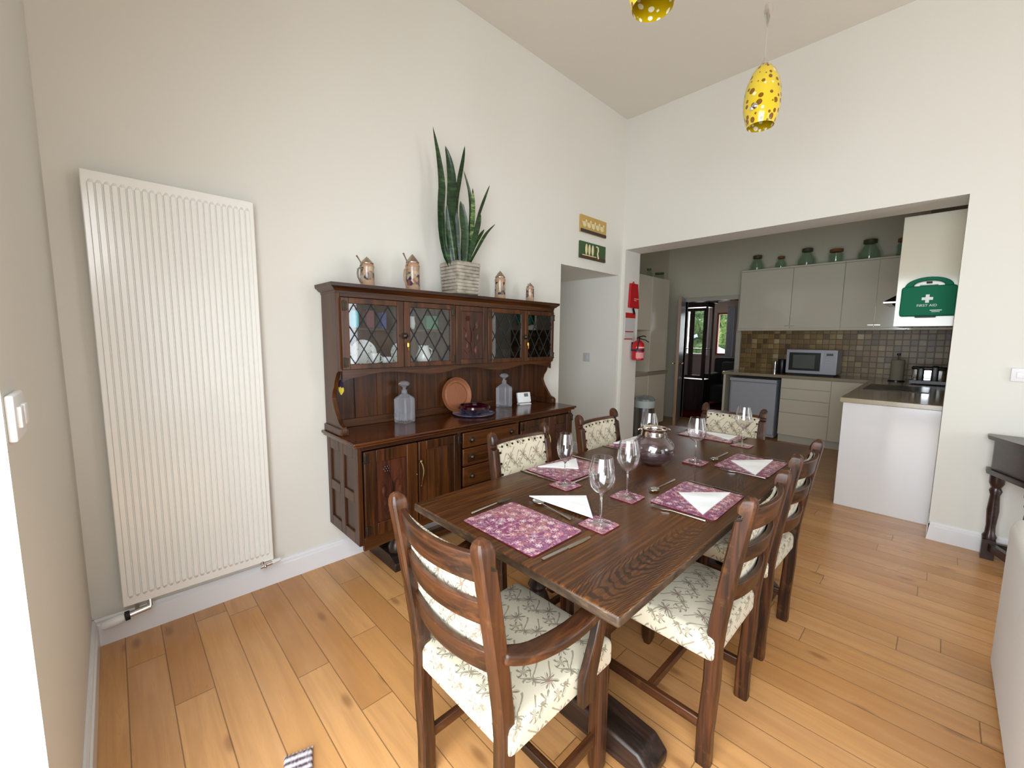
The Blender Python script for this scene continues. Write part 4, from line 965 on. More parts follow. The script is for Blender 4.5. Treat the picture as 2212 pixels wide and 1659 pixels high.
# ------------------------------------------------------------------ chairs
def make_chair(name, label, H, arms, loc, rz):
    t = thing(name, label, 'chair', loc, rz, 'oak dining chairs with floral upholstery')
    def ly(z): return 0.0 if z < .44 else -.072*((z-.44)/(.93-.44))**1.15
    px = .186
    for s in (-1, 1):
        b = B(); zs = [0, .12, .30, .42, .50, .60, .72, .82, H-.082, H-.074, H-.062, H-.054, H-.036, H-.020, H-.008, H]
        sc = [1]*13+[.92, .70, .30]; ff = [1]*9+[.10, .10, .95, 1.08, 1, 1, 1]
        pts = [(s*px, ly(z)+(.010 if z < .3 else 0), z) for z in zs]
        n = len(zs); vs = []; fs = []
        for (x, y, z), k, fr in zip(pts, sc, ff):
            w = .0205*k; d = .0235*k; c = .006*k
            for dx, dy in ((w, (d-c)*fr), (w-c, d*fr), (-w+c, d*fr), (-w, (d-c)*fr), (-w, -d+c), (-w+c, -d), (w-c, -d), (w, -d+c)): vs.append((x+dx, y+dy, z))
        for i in range(n-1):
            for k in range(8): fs.append((i*8+k, i*8+(k+1) % 8, (i+1)*8+(k+1) % 8, (i+1)*8+k))
        fs += [tuple(range(7, -1, -1)), tuple((n-1)*8+k for k in range(8))]
        b.add(vs, fs); b.obj('back_post', 'chair_oak_z', t, angle=30)
        b = B(); vs = []; fs = []
        prof = [(0, .015), (.03, .024), (.06, .0245), (.38, .0245), (.405, .0245)]
        for z, w in prof:
            c = w*.38
            for dx, dy in ((w, w-c), (w-c, w), (-w+c, w), (-w, w-c), (-w, -w+c), (-w+c, -w), (w-c, -w), (w, -w+c)): vs.append((s*px+dx, .408+dy, z))
        for i in range(len(prof)-1):
            for k in range(8): fs.append((i*8+k, i*8+(k+1) % 8, (i+1)*8+(k+1) % 8, (i+1)*8+k))
        fs += [tuple(range(7, -1, -1)), tuple((len(prof)-1)*8+k for k in range(8))]
        b.add(vs, fs); b.obj('front_leg', 'chair_oak_z', t, angle=30)
        b = B(); b.box((s*px-.010, .02, .115), (s*px+.010, .395, .150)); b.obj('stretcher', 'chair_oak_y', t, bevel=0.003)
    b = B(); b.box((-.176, .20, .120), (.176, .222, .148)); b.obj('stretcher', 'chair_oak_x', t, bevel=0.003)
    b = B(); b.rbox((-.216, -.012, .374), (.216, .440, .462), .022, seg=4, puff=.020); b.obj('seat', 'floral_fabric', t, angle=60)
    # curved ladder slats
    for zc, hh in ((H-.083, .076), (H-.203, .062), (H-.338, .062)):
        n = 12; vs = []; fs = []
        for i in range(n+1):
            u = -1+2*i/n; x = u*.172; bow = -.034*(1-u*u)+.004
            crest = .010*(1-u*u)
            for z in (zc-hh/2, zc+hh/2-crest*0.4):
                y = ly(z)+bow; vs += [(x, y-.009, z), (x, y+.009, z)]
        for i in range(n):
            a = i*4; c = a+4
            fs += [(a, c, c+2, a+2), (a+1, a+3, c+3, c+1), (a+2, c+2, c+3, a+3), (a, a+1, c+1, c)]
        fs += [(0, 2, 3, 1), (n*4, n*4+1, n*4+3, n*4+2)]
        b = B(); b.add(vs, fs); b.obj('back_slat', 'chair_oak_x', t, bevel=0.003, angle=50)
    # padded back
    z0, z1 = H-.400, H-.062; ya, yb = ly(z0)+.012, ly(z1)+.012; th = math.atan2(yb-ya, z1-z0)
    n = 10; vs = []; fs = []
    for j in range(7):
        z = z0+(z1-z0)*j/6
        for i in range(n+1):
            u = -1+2*i/n; v = -1+2*j/6; pad = .016*(1-u**4)*(1-v**4)
            vs.append((u*.168, ly(z)-.004-.018*(1-u*u)+.018+pad, z))
    k0 = len(vs)
    for j in range(7):
        z = z0+(z1-z0)*j/6
        for i in range(n+1):
            u = -1+2*i/n; vs.append((u*.168, ly(z)-.004-.018*(1-u*u)+.010, z))
    for j in range(6):
        for i in range(n):
            a = j*(n+1)+i; fs.append((a, a+n+1, a+n+2, a+1)); a += k0; fs.append((a, a+1, a+n+2, a+n+1))
    for i in range(n):
        fs.append((i, i+1, k0+i+1, k0+i)); a = 6*(n+1)+i; fs.append((a+1, a, k0+a, k0+a+1))
    for j in range(6):
        a = j*(n+1); fs.append((a+n+1, a, k0+a, k0+a+n+1)); a += n; fs.append((a, a+n+1, k0+a+n+1, k0+a))
    b = B(); b.add(vs, fs); pd = b.obj('back_pad', 'floral_fabric', t, angle=60)
    NP = []
    for i in range(8):
        u = -1+2*(i+.5)/8; z = z1-.012; NP.append((u*.160, ly(z)+.016-.018*(1-u*u), z))
    for j in range(6):
        z = z1-.012-(z1-z0-.024)*(j+.5)/6
        for s in (-1, 1): NP.append((s*.158, ly(z)+.016, z))
    b = B(); b.ball((0, 0, 0), .0062, 8); n0 = b.obj('upholstery_nail', 'brass_nail', pd); n0.location = NP[0]
    for p in NP[1:]:
        c = n0.copy(); COL.objects.link(c); c.parent = pd; c.location = p
    if arms:
        for s in (-1, 1):
            path = smooth_pts([(s*.196, -.018, .652), (s*.226, .05, .640), (s*.250, .17, .645), (s*.254, .29, .665), (s*.240, .37, .672)], 16)
            b = B(); b.tube(path, 0, rect=[(.040+.012*math.sin(i/16*PI), .030) for i in range(17)]); ar = b.obj('arm', 'chair_oak_y', t, bevel=0.008, seg=3, angle=60)
            b = B(); b.tube([(s*.237, .262, .372), (s*.238, .268, .45), (s*.246, .295, .56), (s*.250, .315, .655)], 0, rect=[(.052, .026), (.062, .026), (.046, .026), (.040, .026)], up=(1, 0, 0)); b.obj('arm_support', 'chair_oak_z', t, bevel=0.005, angle=50)
    return t
make_chair('carver_chair', 'oak armchair with slatted back in the foreground at the near end of the table', .955, True, (.625, .850, 0), math.radians(-90))
ch = make_chair('dining_chair', 'oak side chair in the right foreground, nearest on the window side of the table', .935, False, (1.500, .425, 0), 0)
dup(ch, (2.145, .440, 0), math.radians(-1), 'second oak side chair on the right side of the table, nearer the kitchen')
dup(ch, (1.477, 1.405, 0), math.radians(180), 'oak side chair between table and dresser, nearer the camera')
dup(ch, (2.165, 1.405, 0), math.radians(180), 'oak side chair between table and dresser, in front of the hall opening')
dup(ch, (3.005, .975, 0), math.radians(90), 'oak chair at the far end of the table in front of the small fridge')

# ------------------------------------------------------------------ place settings
def rrect(x0, y0, x1, y1, r=.012, n=4):
    out = []
    for cx, cy, a0 in ((x1-r, y1-r, 0), (x0+r, y1-r, 90), (x0+r, y0+r, 180), (x1-r, y0+r, 270)):
        for i in range(n+1):
            a = math.radians(a0+90*i/n); out.append((cx+r*math.cos(a), cy+r*math.sin(a)))
    return out
def card(name, w, h, th=.0035):
    b = B(); pts = rrect(-w/2, -h/2, w/2, h/2); b.prism(pts, 'z', 0, th); b.m = [1]*len(b.f); b.m[1] = 0; b.m[0] = 1
    return b.obj(name, ['strawberry_floral_print', 'mat_edge'])
MT = .0045
pm = card('placemat', .335, .245); pm.location = (.963, .948, TZ+.0005); pm.rotation_euler = (0, 0, math.radians(90)); tag(pm, 'floral purple placemat at the near end of the table, empty of napkin', 'placemat', 'floral placemats')
def place(x, y, rz, label):
    c = pm.copy(); COL.objects.link(c); c.location = (x, y, TZ+.0005); c.rotation_euler = (0, 0, math.radians(rz)); tag(c, label); return c
place(1.655, .634, 1, 'floral purple placemat in front of the nearest right-hand chair')
place(2.325, .636, -1, 'floral purple placemat on the right side of the table, nearer the kitchen')
place(1.575, 1.232, -1, 'floral purple placemat on the dresser side nearer the camera')
place(2.265, 1.238, 0, 'floral purple placemat beyond the round glass jug, on the dresser side')
place(2.835, 1.03, 90, 'floral purple placemat at the far end of the table')
cs = card('coaster', .105, .105); cs.location = (1.165, .772, TZ+.0005); tag(cs, 'floral coaster under the nearest wine glass', 'coaster', 'floral coasters')
CO = [(1.165, .772), (1.463, .838), (1.383, 1.094), (2.155, .850), (2.10, 1.085), (2.715, .80)]
CL = ['', 'floral coaster under the wine glass left of the near right placemat', 'floral coaster under the slim wine glass near the dresser', 'floral coaster under the wine glass right of the round jug', 'floral coaster hidden behind the round glass jug', 'floral coaster under the farthest wine glass']
for (x, y), l in list(zip(CO, CL))[1:]:
    c = cs.copy(); COL.objects.link(c); c.location = (x, y, TZ+.0005); c.rotation_euler = (0, 0, rl.uniform(-.05, .05)); tag(c, l)
def glass_profile():
    return [(.034, 0), (.034, .0015), (.020, .003), (.006, .007), (.0038, .018), (.0034, .075), (.0042, .100), (.009, .108), (.024, .116), (.038, .133), (.0455, .158), (.0455, .175), (.041, .205), (.0335, .236), (.0323, .236), (.0398, .205), (.0443, .175), (.0443, .158), (.0368, .134), (.022, .1175), (.001, .111)]
wg = thing('wine_glass', 'large wine glass on the coaster closest to the camera', 'wine glass', (1.175, .772, TZ+MT), 0, 'wine glasses on the table')
pr = glass_profile()
b = B(); b.lathe([(.034, .0002), (.034, .0015), (.020, .003), (.006, .0062)], seg=40); b.obj('foot', 'wine_glass', wg, angle=60)
b = B(); b.lathe([(.006, .0064)]+pr[4:8]+[(.001, .109)], seg=24); b.obj('stem', 'crystal', wg, angle=60)
b = B(); b.open_lathe([(.008, .1075)]+pr[8:], seg=40); b.obj('bowl', 'wine_glass', wg, angle=60)
GL = ['', 'wine glass on the coaster left of the near right placemat', 'slim wine glass standing nearest the dresser', 'wine glass between the round jug and the right placemats', 'wine glass rising behind the round glass jug', 'farthest wine glass in front of the end chair']
for i in range(1, 6):
    s = (1, 1, 1) if i in (1, 3, 4, 5) else (.78, .78, .97)
    dup(wg, (CO[i][0]-.005, CO[i][1], TZ+MT), 0, GL[i], scale=s)
# cutlery, built along +Y, lying flat
def knife_mesh():
    b = B(); b.prism([(-.0055, -.11), (.0055, -.11), (.006, -.02), (.0045, .0), (-.0045, .0), (-.006, -.02)], 'z', 0, .005)
    b.prism([(-.008, .0), (.006, .0), (.0075, .06), (.004, .105), (-.006, .112), (-.0085, .06)], 'z', .001, .0028); return b
def fork_mesh():
    b = B(); b.tube([(0, -.10, .003), (0, -.05, .004), (0, .03, .005)], [.0045, .0035, .0025], 8); b.prism([(-.003, .028), (.003, .028), (.011, .05), (.011, .062), (-.011, .062), (-.011, .05)], 'z', .004, .0065)
    for i in range(4): x = -.0092+i*.0061; b.box((x-.0015, .06, .004), (x+.0015, .10, .006))
    return b
def spoon_mesh():
    b = B(); b.tube([(0, -.11, .003), (0, -.05, .004), (0, .055, .006)], [.0055, .0035, .0025], 8)
    vs = []; fs = []; n = 16; rings = [(1, .008), (.7, .004), (.35, .002), (.02, .0015)]
    for s, z in rings: vs += [(.019*s*math.cos(2*PI*k/n), .078+.028*s*math.sin(2*PI*k/n), z) for k in range(n)]
    m0 = len(vs)
    for s, z in reversed(rings): vs += [(.0195*s*math.cos(2*PI*k/n), .078+.0285*s*math.sin(2*PI*k/n), z-.0012) for k in range(n)]
    R = 8
    for i in range(R-1):
        for k in range(n): fs.append((i*n+k, i*n+(k+1) % n, (i+1)*n+(k+1) % n, (i+1)*n+k))
    for k in range(n): fs.append(((R-1)*n+k, (R-1)*n+(k+1) % n, (k+1) % n, k))
    b.add(vs, fs); return b
PROTO = {}
def cutlery(kind, p0, p1, label):
    """from handle end p0 towards head p1"""
    a = Vector((p0[0], p0[1])); c = Vector((p1[0], p1[1])); mid = (a+c)/2; d = c-a
    if kind not in PROTO:
        o = {'table_knife': knife_mesh, 'table_fork': fork_mesh, 'table_spoon': spoon_mesh}[kind]().obj(kind, 'steel'); PROTO[kind] = o
    else:
        o = PROTO[kind].copy(); COL.objects.link(o)
    z = MT if len(p0) > 2 else 0.0
    o.location = (mid.x, mid.y, TZ+.0008+z); o.rotation_euler = (0, 0, math.atan2(-d.x, d.y))
    o['label'] = label; o['category'] = kind.split('_')[1]; o['group'] = kind.split('_')[1]+('s' if kind != 'table_knife' else '')+' on the table' if kind != 'table_knife' else 'knives on the table'
    return o
cutlery('table_knife', (.850, .752), (1.075, .738), 'table knife beside the nearest placemat, at the table edge')
cutlery('table_fork', (.895, 1.140), (1.100, 1.148), 'fork at the far left side of the nearest placemat')
cutlery('table_spoon', (1.125, .860), (1.160, 1.075), 'spoon above the nearest placemat, half under the napkin')
cutlery('table_fork', (1.465, .525), (1.452, .735), 'fork left of the near right-hand placemat')
cutlery('table_knife', (1.835, .53), (1.845, .75), 'knife right of the near right-hand placemat')
cutlery('table_spoon', (1.80, .800), (1.585, .800), 'spoon above the near right-hand placemat')
cutlery('table_fork', (2.133, .515), (2.130, .725), 'fork left of the placemat nearer the kitchen on the right side')
cutlery('table_knife', (2.515, .53), (2.515, .75), 'knife right of the placemat nearer the kitchen on the right side')
cutlery('table_spoon', (2.46, .80), (2.25, .80), 'spoon above the placemat nearer the kitchen on the right side')
cutlery('table_knife', (1.383, 1.352), (1.388, 1.16), 'knife beside the placemat nearest the dresser')
cutlery('table_spoon', (1.42, 1.088), (1.62, 1.090), 'spoon beyond the placemat nearest the dresser')
cutlery('table_fork', (1.765, 1.345), (1.765, 1.15), 'fork at the far side of the placemat nearest the dresser')
cutlery('table_knife', (2.075, 1.352), (2.08, 1.16), 'knife beside the placemat beyond the round jug')
cutlery('table_fork', (2.455, 1.345), (2.455, 1.15), 'fork at the far side of the placemat beyond the round jug')
cutlery('table_spoon', (2.935, .845), (2.74, .858), 'spoon on the near side of the far-end placemat')
cutlery('table_fork', (2.94, 1.215), (2.72, 1.215), 'fork on the far side of the far-end placemat')
def napkin(pts, z, label, lift=.006):
    """a folded triangle of cloth with a soft upper edge"""
    P = [Vector((p[0], p[1], 0)) for p in pts]; n = 10; c = sum(P, Vector())/3; idx = {}; top = []; vs = []; fs = []
    for i in range(n+1):
        for j in range(n+1-i):
            a, b_ = i/n, j/n; p = P[0]*(1-a-b_)+P[1]*a+P[2]*b_
            edge = min(a, b_, 1-a-b_)
            h = .0035+lift*min(1, edge*4)+.0022*math.sin(p.x*46+p.y*31)*min(1, edge*5)
            idx[(i, j)] = len(vs); vs.append((p.x-c.x, p.y-c.y, h))
    m = len(vs); vs += [(x, y, 0) for x, y, _ in vs[:m]]
    for i in range(n):
        for j in range(n-i):
            a, b_, c_ = idx[(i, j)], idx[(i+1, j)], idx[(i, j+1)]; fs += [(a, b_, c_), (a+m, c_+m, b_+m)]
            if j < n-i-1: d = idx[(i+1, j+1)]; fs += [(b_, d, c_), (b_+m, c_+m, d+m)]
    rim = [idx[(i, 0)] for i in range(n+1)]+[idx[(n-j, j)] for j in range(1, n+1)]+[idx[(0, n-j)] for j in range(1, n)]
    for k in range(len(rim)): a, b_ = rim[k], rim[(k+1) % len(rim)]; fs.append((a, a+m, b_+m, b_))
    b = B(); b.add(vs, fs); o = b.obj('napkin', 'napkin_cotton', angle=50); o.location = (c.x, c.y, z); return tag(o, label, 'napkin', 'folded white napkins')
MZ = TZ+MT
o = napkin([(1.160, 1.098), (1.330, .945), (1.178, .806)], TZ+.010, 'white napkin folded over the spoon beyond the nearest placemat', .004)
napkin([(1.655, .712), (1.815, .566), (1.508, .556)], MZ, 'white folded napkin on the near right-hand placemat')
napkin([(2.310, .728), (2.492, .580), (2.145, .565)], MZ, 'white folded napkin on the right placemat nearer the kitchen')
napkin([(1.480, 1.345), (1.730, 1.300), (1.605, 1.190)], MZ, 'white folded napkin on the placemat nearest the dresser')
napkin([(2.165, 1.350), (2.43, 1.345), (2.36, 1.16)], MZ, 'white folded napkin on the placemat beyond the round jug')
napkin([(2.79, .90), (2.92, 1.15), (2.94, .90)], MZ, 'white folded napkin on the far-end placemat')
t = thing('glass_jug', 'round purple-tinted glass jug with silver collar in the middle of the table', 'jug', (1.955, .985, TZ)); t.scale = (1.06, 1.06, 1.0)
b = B(); b.lathe([(.040, 0), (.055, .006), (.088, .038), (.099, .078), (.092, .115), (.070, .145), (.052, .158), (.050, .170), (.046, .170), (.050, .157), (.086, .115), (.094, .078), (.083, .040), (.050, .012), (.001, .010)], seg=44); b.obj('body', 'jug_glass', t, angle=60)
b = B(); b.open_lathe([(.0585, .150), (.060, .158), (.0575, .172), (.0580, .184), (.063, .190), (.061, .193), (.0540, .186), (.0535, .172), (.055, .158), (.0585, .150)], seg=40)
for s in (-1, 1): b.tube([(s*.054*.70, -s*.054*.71, .183), (s*.070*.70, -s*.070*.71, .186), (s*.076*.70, -s*.076*.71, .181)], .0045, 8)
b.obj('silver_collar', 'silver_rim', t, angle=60)

# ------------------------------------------------------------------ pendants
def pendant(loc, zb, label):
    t = thing('pendant_lamp', label, 'pendant lamp', (loc[0], loc[1], zb), 0, 'spotted yellow pendant lamps')
    H = .290; b = B(); prof = [(.060, 0), (.070, .03), (.080, .07), (.083, .11), (.080, .16), (.070, .205), (.052, .250), (.030, .278), (.014, H)]
    b.open_lathe(prof, seg=40); b.obj('shade', 'spotted_yellow_glass', t, angle=60)
    b = B(); b.lathe([(.016, H-.012), (.018, H), (.012, H+.012), (.004, H+.03)], seg=16); b.obj('cap', 'chrome', t)
    b = B(); b.tube([(0, 0, H+.02), (0, 0, ZC-zb-.02)], .0008, 6); b.obj('cable', 'grey_plastic', t)
    b = B(); b.lathe([(.05, ZC-zb-.03), (.05, ZC-zb-.001)], seg=24); b.obj('ceiling_rose', 'white_plastic', t)
    b = B(); b.lathe([(.001, .455), (.012, .495), (.020, .53), (.017, .555), (.001, .567)], seg=16); b.obj('cable_weight', 'chrome', t)
    b = B(); b.lathe([(.012, H-.10), (.012, H-.03)], seg=12); b.obj('lamp_holder', 'white_plastic', t)
    b = B(); b.ball((-.084, .004, .068), .014, 12); b.tube([(-.076, .010, .066), (-.090, .022, .058)], .009, 8); b.obj('shade_clip', 'chrome', t)
    return t
pendant((2.42, .735), 2.452, 'egg-shaped yellow pendant lamp with brown spots hanging above the table')
p2 = [o for o in bpy.data.objects if o.name == 'pendant_lamp'][0]
dup(p2, (1.25, .700, 2.385), math.radians(70), 'second spotted yellow pendant lamp cut off by the top of the picture')

# ------------------------------------------------------------------ things on the opening reveal
t = thing('fire_blanket', 'red fire blanket pouch with black tab hanging on the kitchen opening reveal', 'fire blanket', (4.27, YO, 1.73))
b = B(); b.prism([(-.092, .27), (.060, .27), (.105, .0), (-.108, .004)], 'y', -.028, -.003); b.obj('pouch', 'fire_red_cloth', t, bevel=0.006)
b = B(); b.tube([(-.03, -.01, .27), (-.02, -.01, .29), (-.005, -.01, .292), (.0, -.01, .27)], .004, 6); b.obj('hook_loop', 'fire_red_cloth', t)
b = B(); b.tube([(-.01, -.015, .0), (.006, -.018, -.035), (.02, -.018, -.062)], 0, rect=(.030, .006), up=(0, -1, 0)); b.obj('pull_tab', 'black_rubber', t)
b = B()
for i, w in enumerate((.10, .05)): b.box((-.02, -.030, .10-i*.018), (-.02+w, -.0285, .107-i*.018))
b.obj('printed_lines', 'label_cream', t)
t = thing('safety_sign', 'red and white safety instruction sign on the kitchen opening reveal', 'sign', (4.235, YO, 1.53))
b = B(); b.box((-.112, -.004, -.15), (.100, 0, .148)); b.obj('board', 'sign_grey', t)
b = B(); b.box((-.112, -.0055, .09), (.100, -.004, .148)); b.box((-.108, -.0055, -.068), (.07, -.004, -.056)); b.box((-.122, -.0055, -.15), (.05, -.004, -.138)); b.obj('red_bands', 'fire_red', t)
t = thing('fire_extinguisher', 'red fire extinguisher mounted on the kitchen opening reveal', 'fire extinguisher', (4.30, YO-.075, 1.150))
b = B(); b.lathe([(.058, 0), (.066, .008), (.067, .16), (.062, .185), (.040, .210), (.020, .220), (.020, .232)], seg=28); b.obj('cylinder', 'fire_red', t)
b = B(); b.open_lathe([(.0675, .098), (.0682, .098), (.0682, .122), (.0675, .122)], seg=28); b.obj('navy_band', 'label_navy', t)
def arcband(b, r, z0, z1, a0, a1, n=10):
    vs = []; fs = []
    for i in range(n+1):
        a = math.radians(a0+(a1-a0)*i/n); vs += [(r*math.cos(a), r*math.sin(a), z0), (r*math.cos(a), r*math.sin(a), z1), ((r+.0008)*math.cos(a), (r+.0008)*math.sin(a), z0), ((r+.0008)*math.cos(a), (r+.0008)*math.sin(a), z1)]
    for i in range(n): a = i*4; fs += [(a+2, a+6, a+7, a+3), (a, a+1, a+5, a+4), (a+1, a+3, a+7, a+5), (a, a+4, a+6, a+2)]
    b.add(vs, fs)
b = B(); arcband(b, .0672, .022, .085, 190, 285); arcband(b, .0672, .022, .07, 295, 320); b.obj('instruction_label', 'label_pink', t)
b = B(); arcband(b, .0668, .135, .150, 190, 290); b.obj('name_band', 'label_cream', t)
b = B(); b.lathe([(.018, .232), (.020, .250), (.010, .262)], seg=16); b.tube([(.0, 0, .258), (.06, -.03, .272), (.09, -.04, .262)], .006, 8); b.tube([(.01, 0, .245), (.09, -.04, .225), (.135, -.055, .200)], .005, 8); b.obj('lever', 'black_plastic', t)
b = B(); b.tube([(-.01, -.02, .245), (-.045, -.035, .235), (-.062, -.035, .19), (-.066, -.03, .12)], .008, 8); b.obj('hose', 'black_rubber', t)
b = B(); b.box((-.02, .062, .10), (.02, .075, .20)); b.obj('wall_bracket', 'black_plastic', t)
b = B(); b.lathe([(.012, 0), (.012, .003)], seg=8); 

# ------------------------------------------------------------------ kitchen: right-hand run and back run
PX = 4.375
b = B(); b.box((PX, -.029, 0), (PX+.019, .546, .879)); o = b.obj('end_panel', 'white_end_gloss', bevel=0.001); tag(o, 'glossy white end panel of the kitchen run, facing the dining table', 'panel')
t = thing('base_cabinet', 'cream kitchen base cabinets of the right-hand run behind the white end panel', 'cabinet', (5.45, .25, 0))
b = B(); b.box((PX+.02, KY0+.01, .10), (6.52, .522, .879)); b.box((PX+.06, KY0+.01, 0), (6.52, .47, .10)); b.obj('body', 'plinth_cream', t, world=True)
for i in range(3):
    x0 = PX+.024+i*.70; b = B(); b.box((x0, .523, .105), (x0+.694, .541, .872)); b.obj('door', 'cream_gloss', t, world=True, bevel=0.002)
FXB = 6.545
b = B()
b.prism([(PX-.018, KY0+.003), (KX-.003, KY0+.003), (KX-.003, 2.262), (FXB-.022, 2.262), (FXB-.022, .585), (PX-.018, .568)], 'z', .880, .920)
o = b.obj('worktop', 'worktop_beige', bevel=0.004); tag(o, 'beige L-shaped kitchen worktop running from the end panel round to the back wall', 'worktop')
t = thing('drawer_unit', 'cream kitchen drawer unit to the right of the small fridge', 'cabinet', (6.83, 1.2, 0))
b = B(); b.box((FXB+.02, .60, .10), (KX-.01, 1.505, .879)); b.box((FXB+.06, .60, 0), (KX-.01, 1.505, .10)); b.obj('body', 'plinth_cream', t, world=True)
for z0, z1 in ((.105, .408), (.416, .588), (.596, .738), (.746, .872)):
    b = B(); b.box((FXB, .955, z0), (FXB+.019, 1.50, z1)); d = b.obj('drawer', 'cream_gloss', t, world=True, bevel=0.002)
b = B(); b.box((FXB, .605, .105), (FXB+.019, .948, .872)); b.obj('corner_panel', 'cream_gloss', t, world=True, bevel=0.002)
b = B(); b.box((FXB+.045, .60, 0), (FXB+.06, 1.50, .10)); b.obj('plinth', 'plinth_cream', t, world=True)
b = B(); b.box((FXB, 2.215, 0), (KX-.01, 2.245, .879)); b.obj('side_panel', 'cream_gloss', t, world=True, bevel=0.001)
t = thing('small_fridge', 'pale grey under-counter fridge beneath the back worktop', 'fridge', (6.85, 1.855, 0))
b = B(); b.box((FXB+.07, 1.56, .02), (KX-.05, 2.165, .835)); b.obj('body', 'fridge_white', t, world=True, bevel=0.004)
b = B(); b.box((FXB+.03, 1.56, .06), (FXB+.068, 2.140, .785)); b.obj('door', 'fridge_white', t, world=True, bevel=0.008)
b = B(); b.box((FXB+.03, 1.56, .793), (FXB+.068, 2.165, .835)); b.box((FXB+.0285, 2.08, .808), (FXB+.03, 2.15, .820)); b.obj('control_strip', 'fridge_white', t, world=True, bevel=0.004)
def wall_unit(label, x, ys, z0, z1, back, handles):
    t = thing('wall_cabinet', label, 'cabinet', ((x+back)/2, (ys[0]+ys[-1])/2, z0)); b = B()
    b.box((x+.02, ys[0], z0), (back, ys[-1], z1)); b.box((x-.004, ys[0], z1), (back, ys[-1], z1+.022)); b.box((x-.004, ys[0], z0-.03), (x+.06, ys[-1], z0-.001)); b.obj('body', 'cream_gloss', t, world=True, bevel=0.001)
    for i in range(len(ys)-1):
        b = B(); b.box((x, ys[i]+.002, z0), (x+.019, ys[i+1]-.002, z1-.003)); d = b.obj('door', 'cream_gloss', t, world=True, bevel=0.002)
        for hy in handles[i]:
            k = B(); k.box((x-.012, hy-.028, z0+.025), (x, hy+.028, z0+.036)); k.obj('handle', 'steel', d, world=True)
    return t
UX = 6.82
wall_unit('cream double wall cabinet over the microwave, left half of the back wall', UX, [.962, 1.522, 2.18], 1.555, 2.38, KX-.01, [[1.49], [1.555]])
wall_unit('cream wall cabinet in the back corner beside the cooker hood', UX, [.31, .630, .960], 1.555, 2.38, KX-.01, [[.598], [.662]])
t = thing('wall_cabinet', 'tall cream wall cabinet end carrying the green first aid box', 'cabinet', (4.95, .13, 1.51))
b = B(); b.box((4.62, KY0+.01, 1.51), (5.28, .285, 2.36)); b.obj('body', 'cream_gloss', t, world=True)
b = B(); b.box((4.60, KY0+.01, 1.507), (4.619, .305, 2.363)); b.obj('side_panel', 'cream_gloss', t, world=True, bevel=0.002)
b = B(); b.box((4.622, .286, 1.512), (5.278, .304, 2.358)); b.obj('door', 'cream_gloss', t, world=True, bevel=0.002)
t = thing('wall_cabinet', 'cream wall cabinet on the kitchen side wall beyond the cooker hood', 'cabinet', (6.4, .13, 1.51))
b = B(); b.box((6.0, KY0+.01, 1.51), (6.80, .285, 2.36)); b.obj('body', 'cream_gloss', t, world=True); b = B(); b.box((6.002, .286, 1.512), (6.798, .304, 2.358)); b.obj('door', 'cream_gloss', t, world=True, bevel=0.002)
t = thing('cooker_hood', 'pointed stainless cooker hood canopy showing beside the first aid cabinet', 'cooker hood', (5.65, .1, 1.74))
b = B(); vs = [(5.32, KY0+.01, 1.76), (5.98, KY0+.01, 1.76), (5.98, .44, 1.76), (5.32, .44, 1.76), (5.50, KY0+.01, 1.92), (5.80, KY0+.01, 1.92), (5.80, .22, 1.92), (5.50, .22, 1.92)]
b.add(vs, [(0, 3, 2, 1), (4, 5, 6, 7), (0, 1, 5, 4), (1, 2, 6, 5), (2, 3, 7, 6), (3, 0, 4, 7)]); b.obj('canopy', 'antique_iron', t, world=True)
b = B(); b.box((5.32, KY0+.01, 1.745), (5.98, .44, 1.759)); b.obj('front_trim', 'steel', t, world=True)
b = B(); b.box((5.40, .04, 1.735), (5.90, .38, 1.744)); b.obj('grease_filter', 'cavity_dark', t, world=True)
b = B(); b.box((5.52, KY0+.01, 1.921), (5.78, .19, 2.6)); b.obj('chimney', 'steel', t, world=True)
# tiled splashbacks are skins on the walls
b = B(); b.box((KX-.008, KY0, .921), (KX-.0005, 2.262, 1.523)); struct(b, 'trim_2', 'mosaic_tile', flat=True)
b = B(); b.box((XB2+.002, KY0+.0005, .921), (KX-.009, KY0+.008, 1.505)); struct(b, 'trim_3', 'mosaic_tile', flat=True)
b = B(); b.box((PX+.93, .06, .9205), (PX+1.55, .52, .926)); o = b.obj('hob', 'black_plastic', bevel=0.002); tag(o, 'black glass hob set in the side worktop under the cooker hood', 'hob')
# first aid box
t = thing('first_aid_box', 'green first aid box with white cross hung on the cabinet end', 'first aid box', (4.60, .122, 1.585), 0)
def yz(pts): return pts
body = [(-.155, .0), (.148, .0), (.152, .03), (.150, .215), (.135, .228), (-.138, .228), (-.155, .215)]
b = B(); b.prism(body, 'x', -.075, -.003); b.obj('case', 'first_aid_green', t, bevel=0.008, seg=3)
arc_o = [(.135*math.cos(math.radians(a)), .222+.075*math.sin(math.radians(a))) for a in range(0, 181, 12)]
arc_i = [(.085*math.cos(math.radians(a)), .236+.035*math.sin(math.radians(a))) for a in range(180, -1, -12)]
b = B(); b.prism([(.135, .215)]+arc_o+[(-.135, .215), (-.085, .222)]+arc_i+[(.085, .222)], 'x', -.055, -.02); b.obj('carry_handle', 'first_aid_green', t, bevel=0.004)
b = B(); b.box((-.06, -.05, .228), (-.02, .05, .236)); b.obj('handle_shadow_plate', 'first_aid_dark', t)
b = B(); b.box((-.078, -.018, .105), (-.0755, .018, .122+.0)); b.cbox((-.0768, 0, .130), (.0026, .062, .021)); b.cbox((-.0768, 0, .130), (.0028, .021, .062)); b.f = b.f[6:]; b.m = b.m[6:]; b.obj('white_cross', 'pure_white', t)
text('lettering', 'FIRST AID', .026, 'pure_white', t, (-.0765, 0, .078), (PI/2, 0, -PI/2))
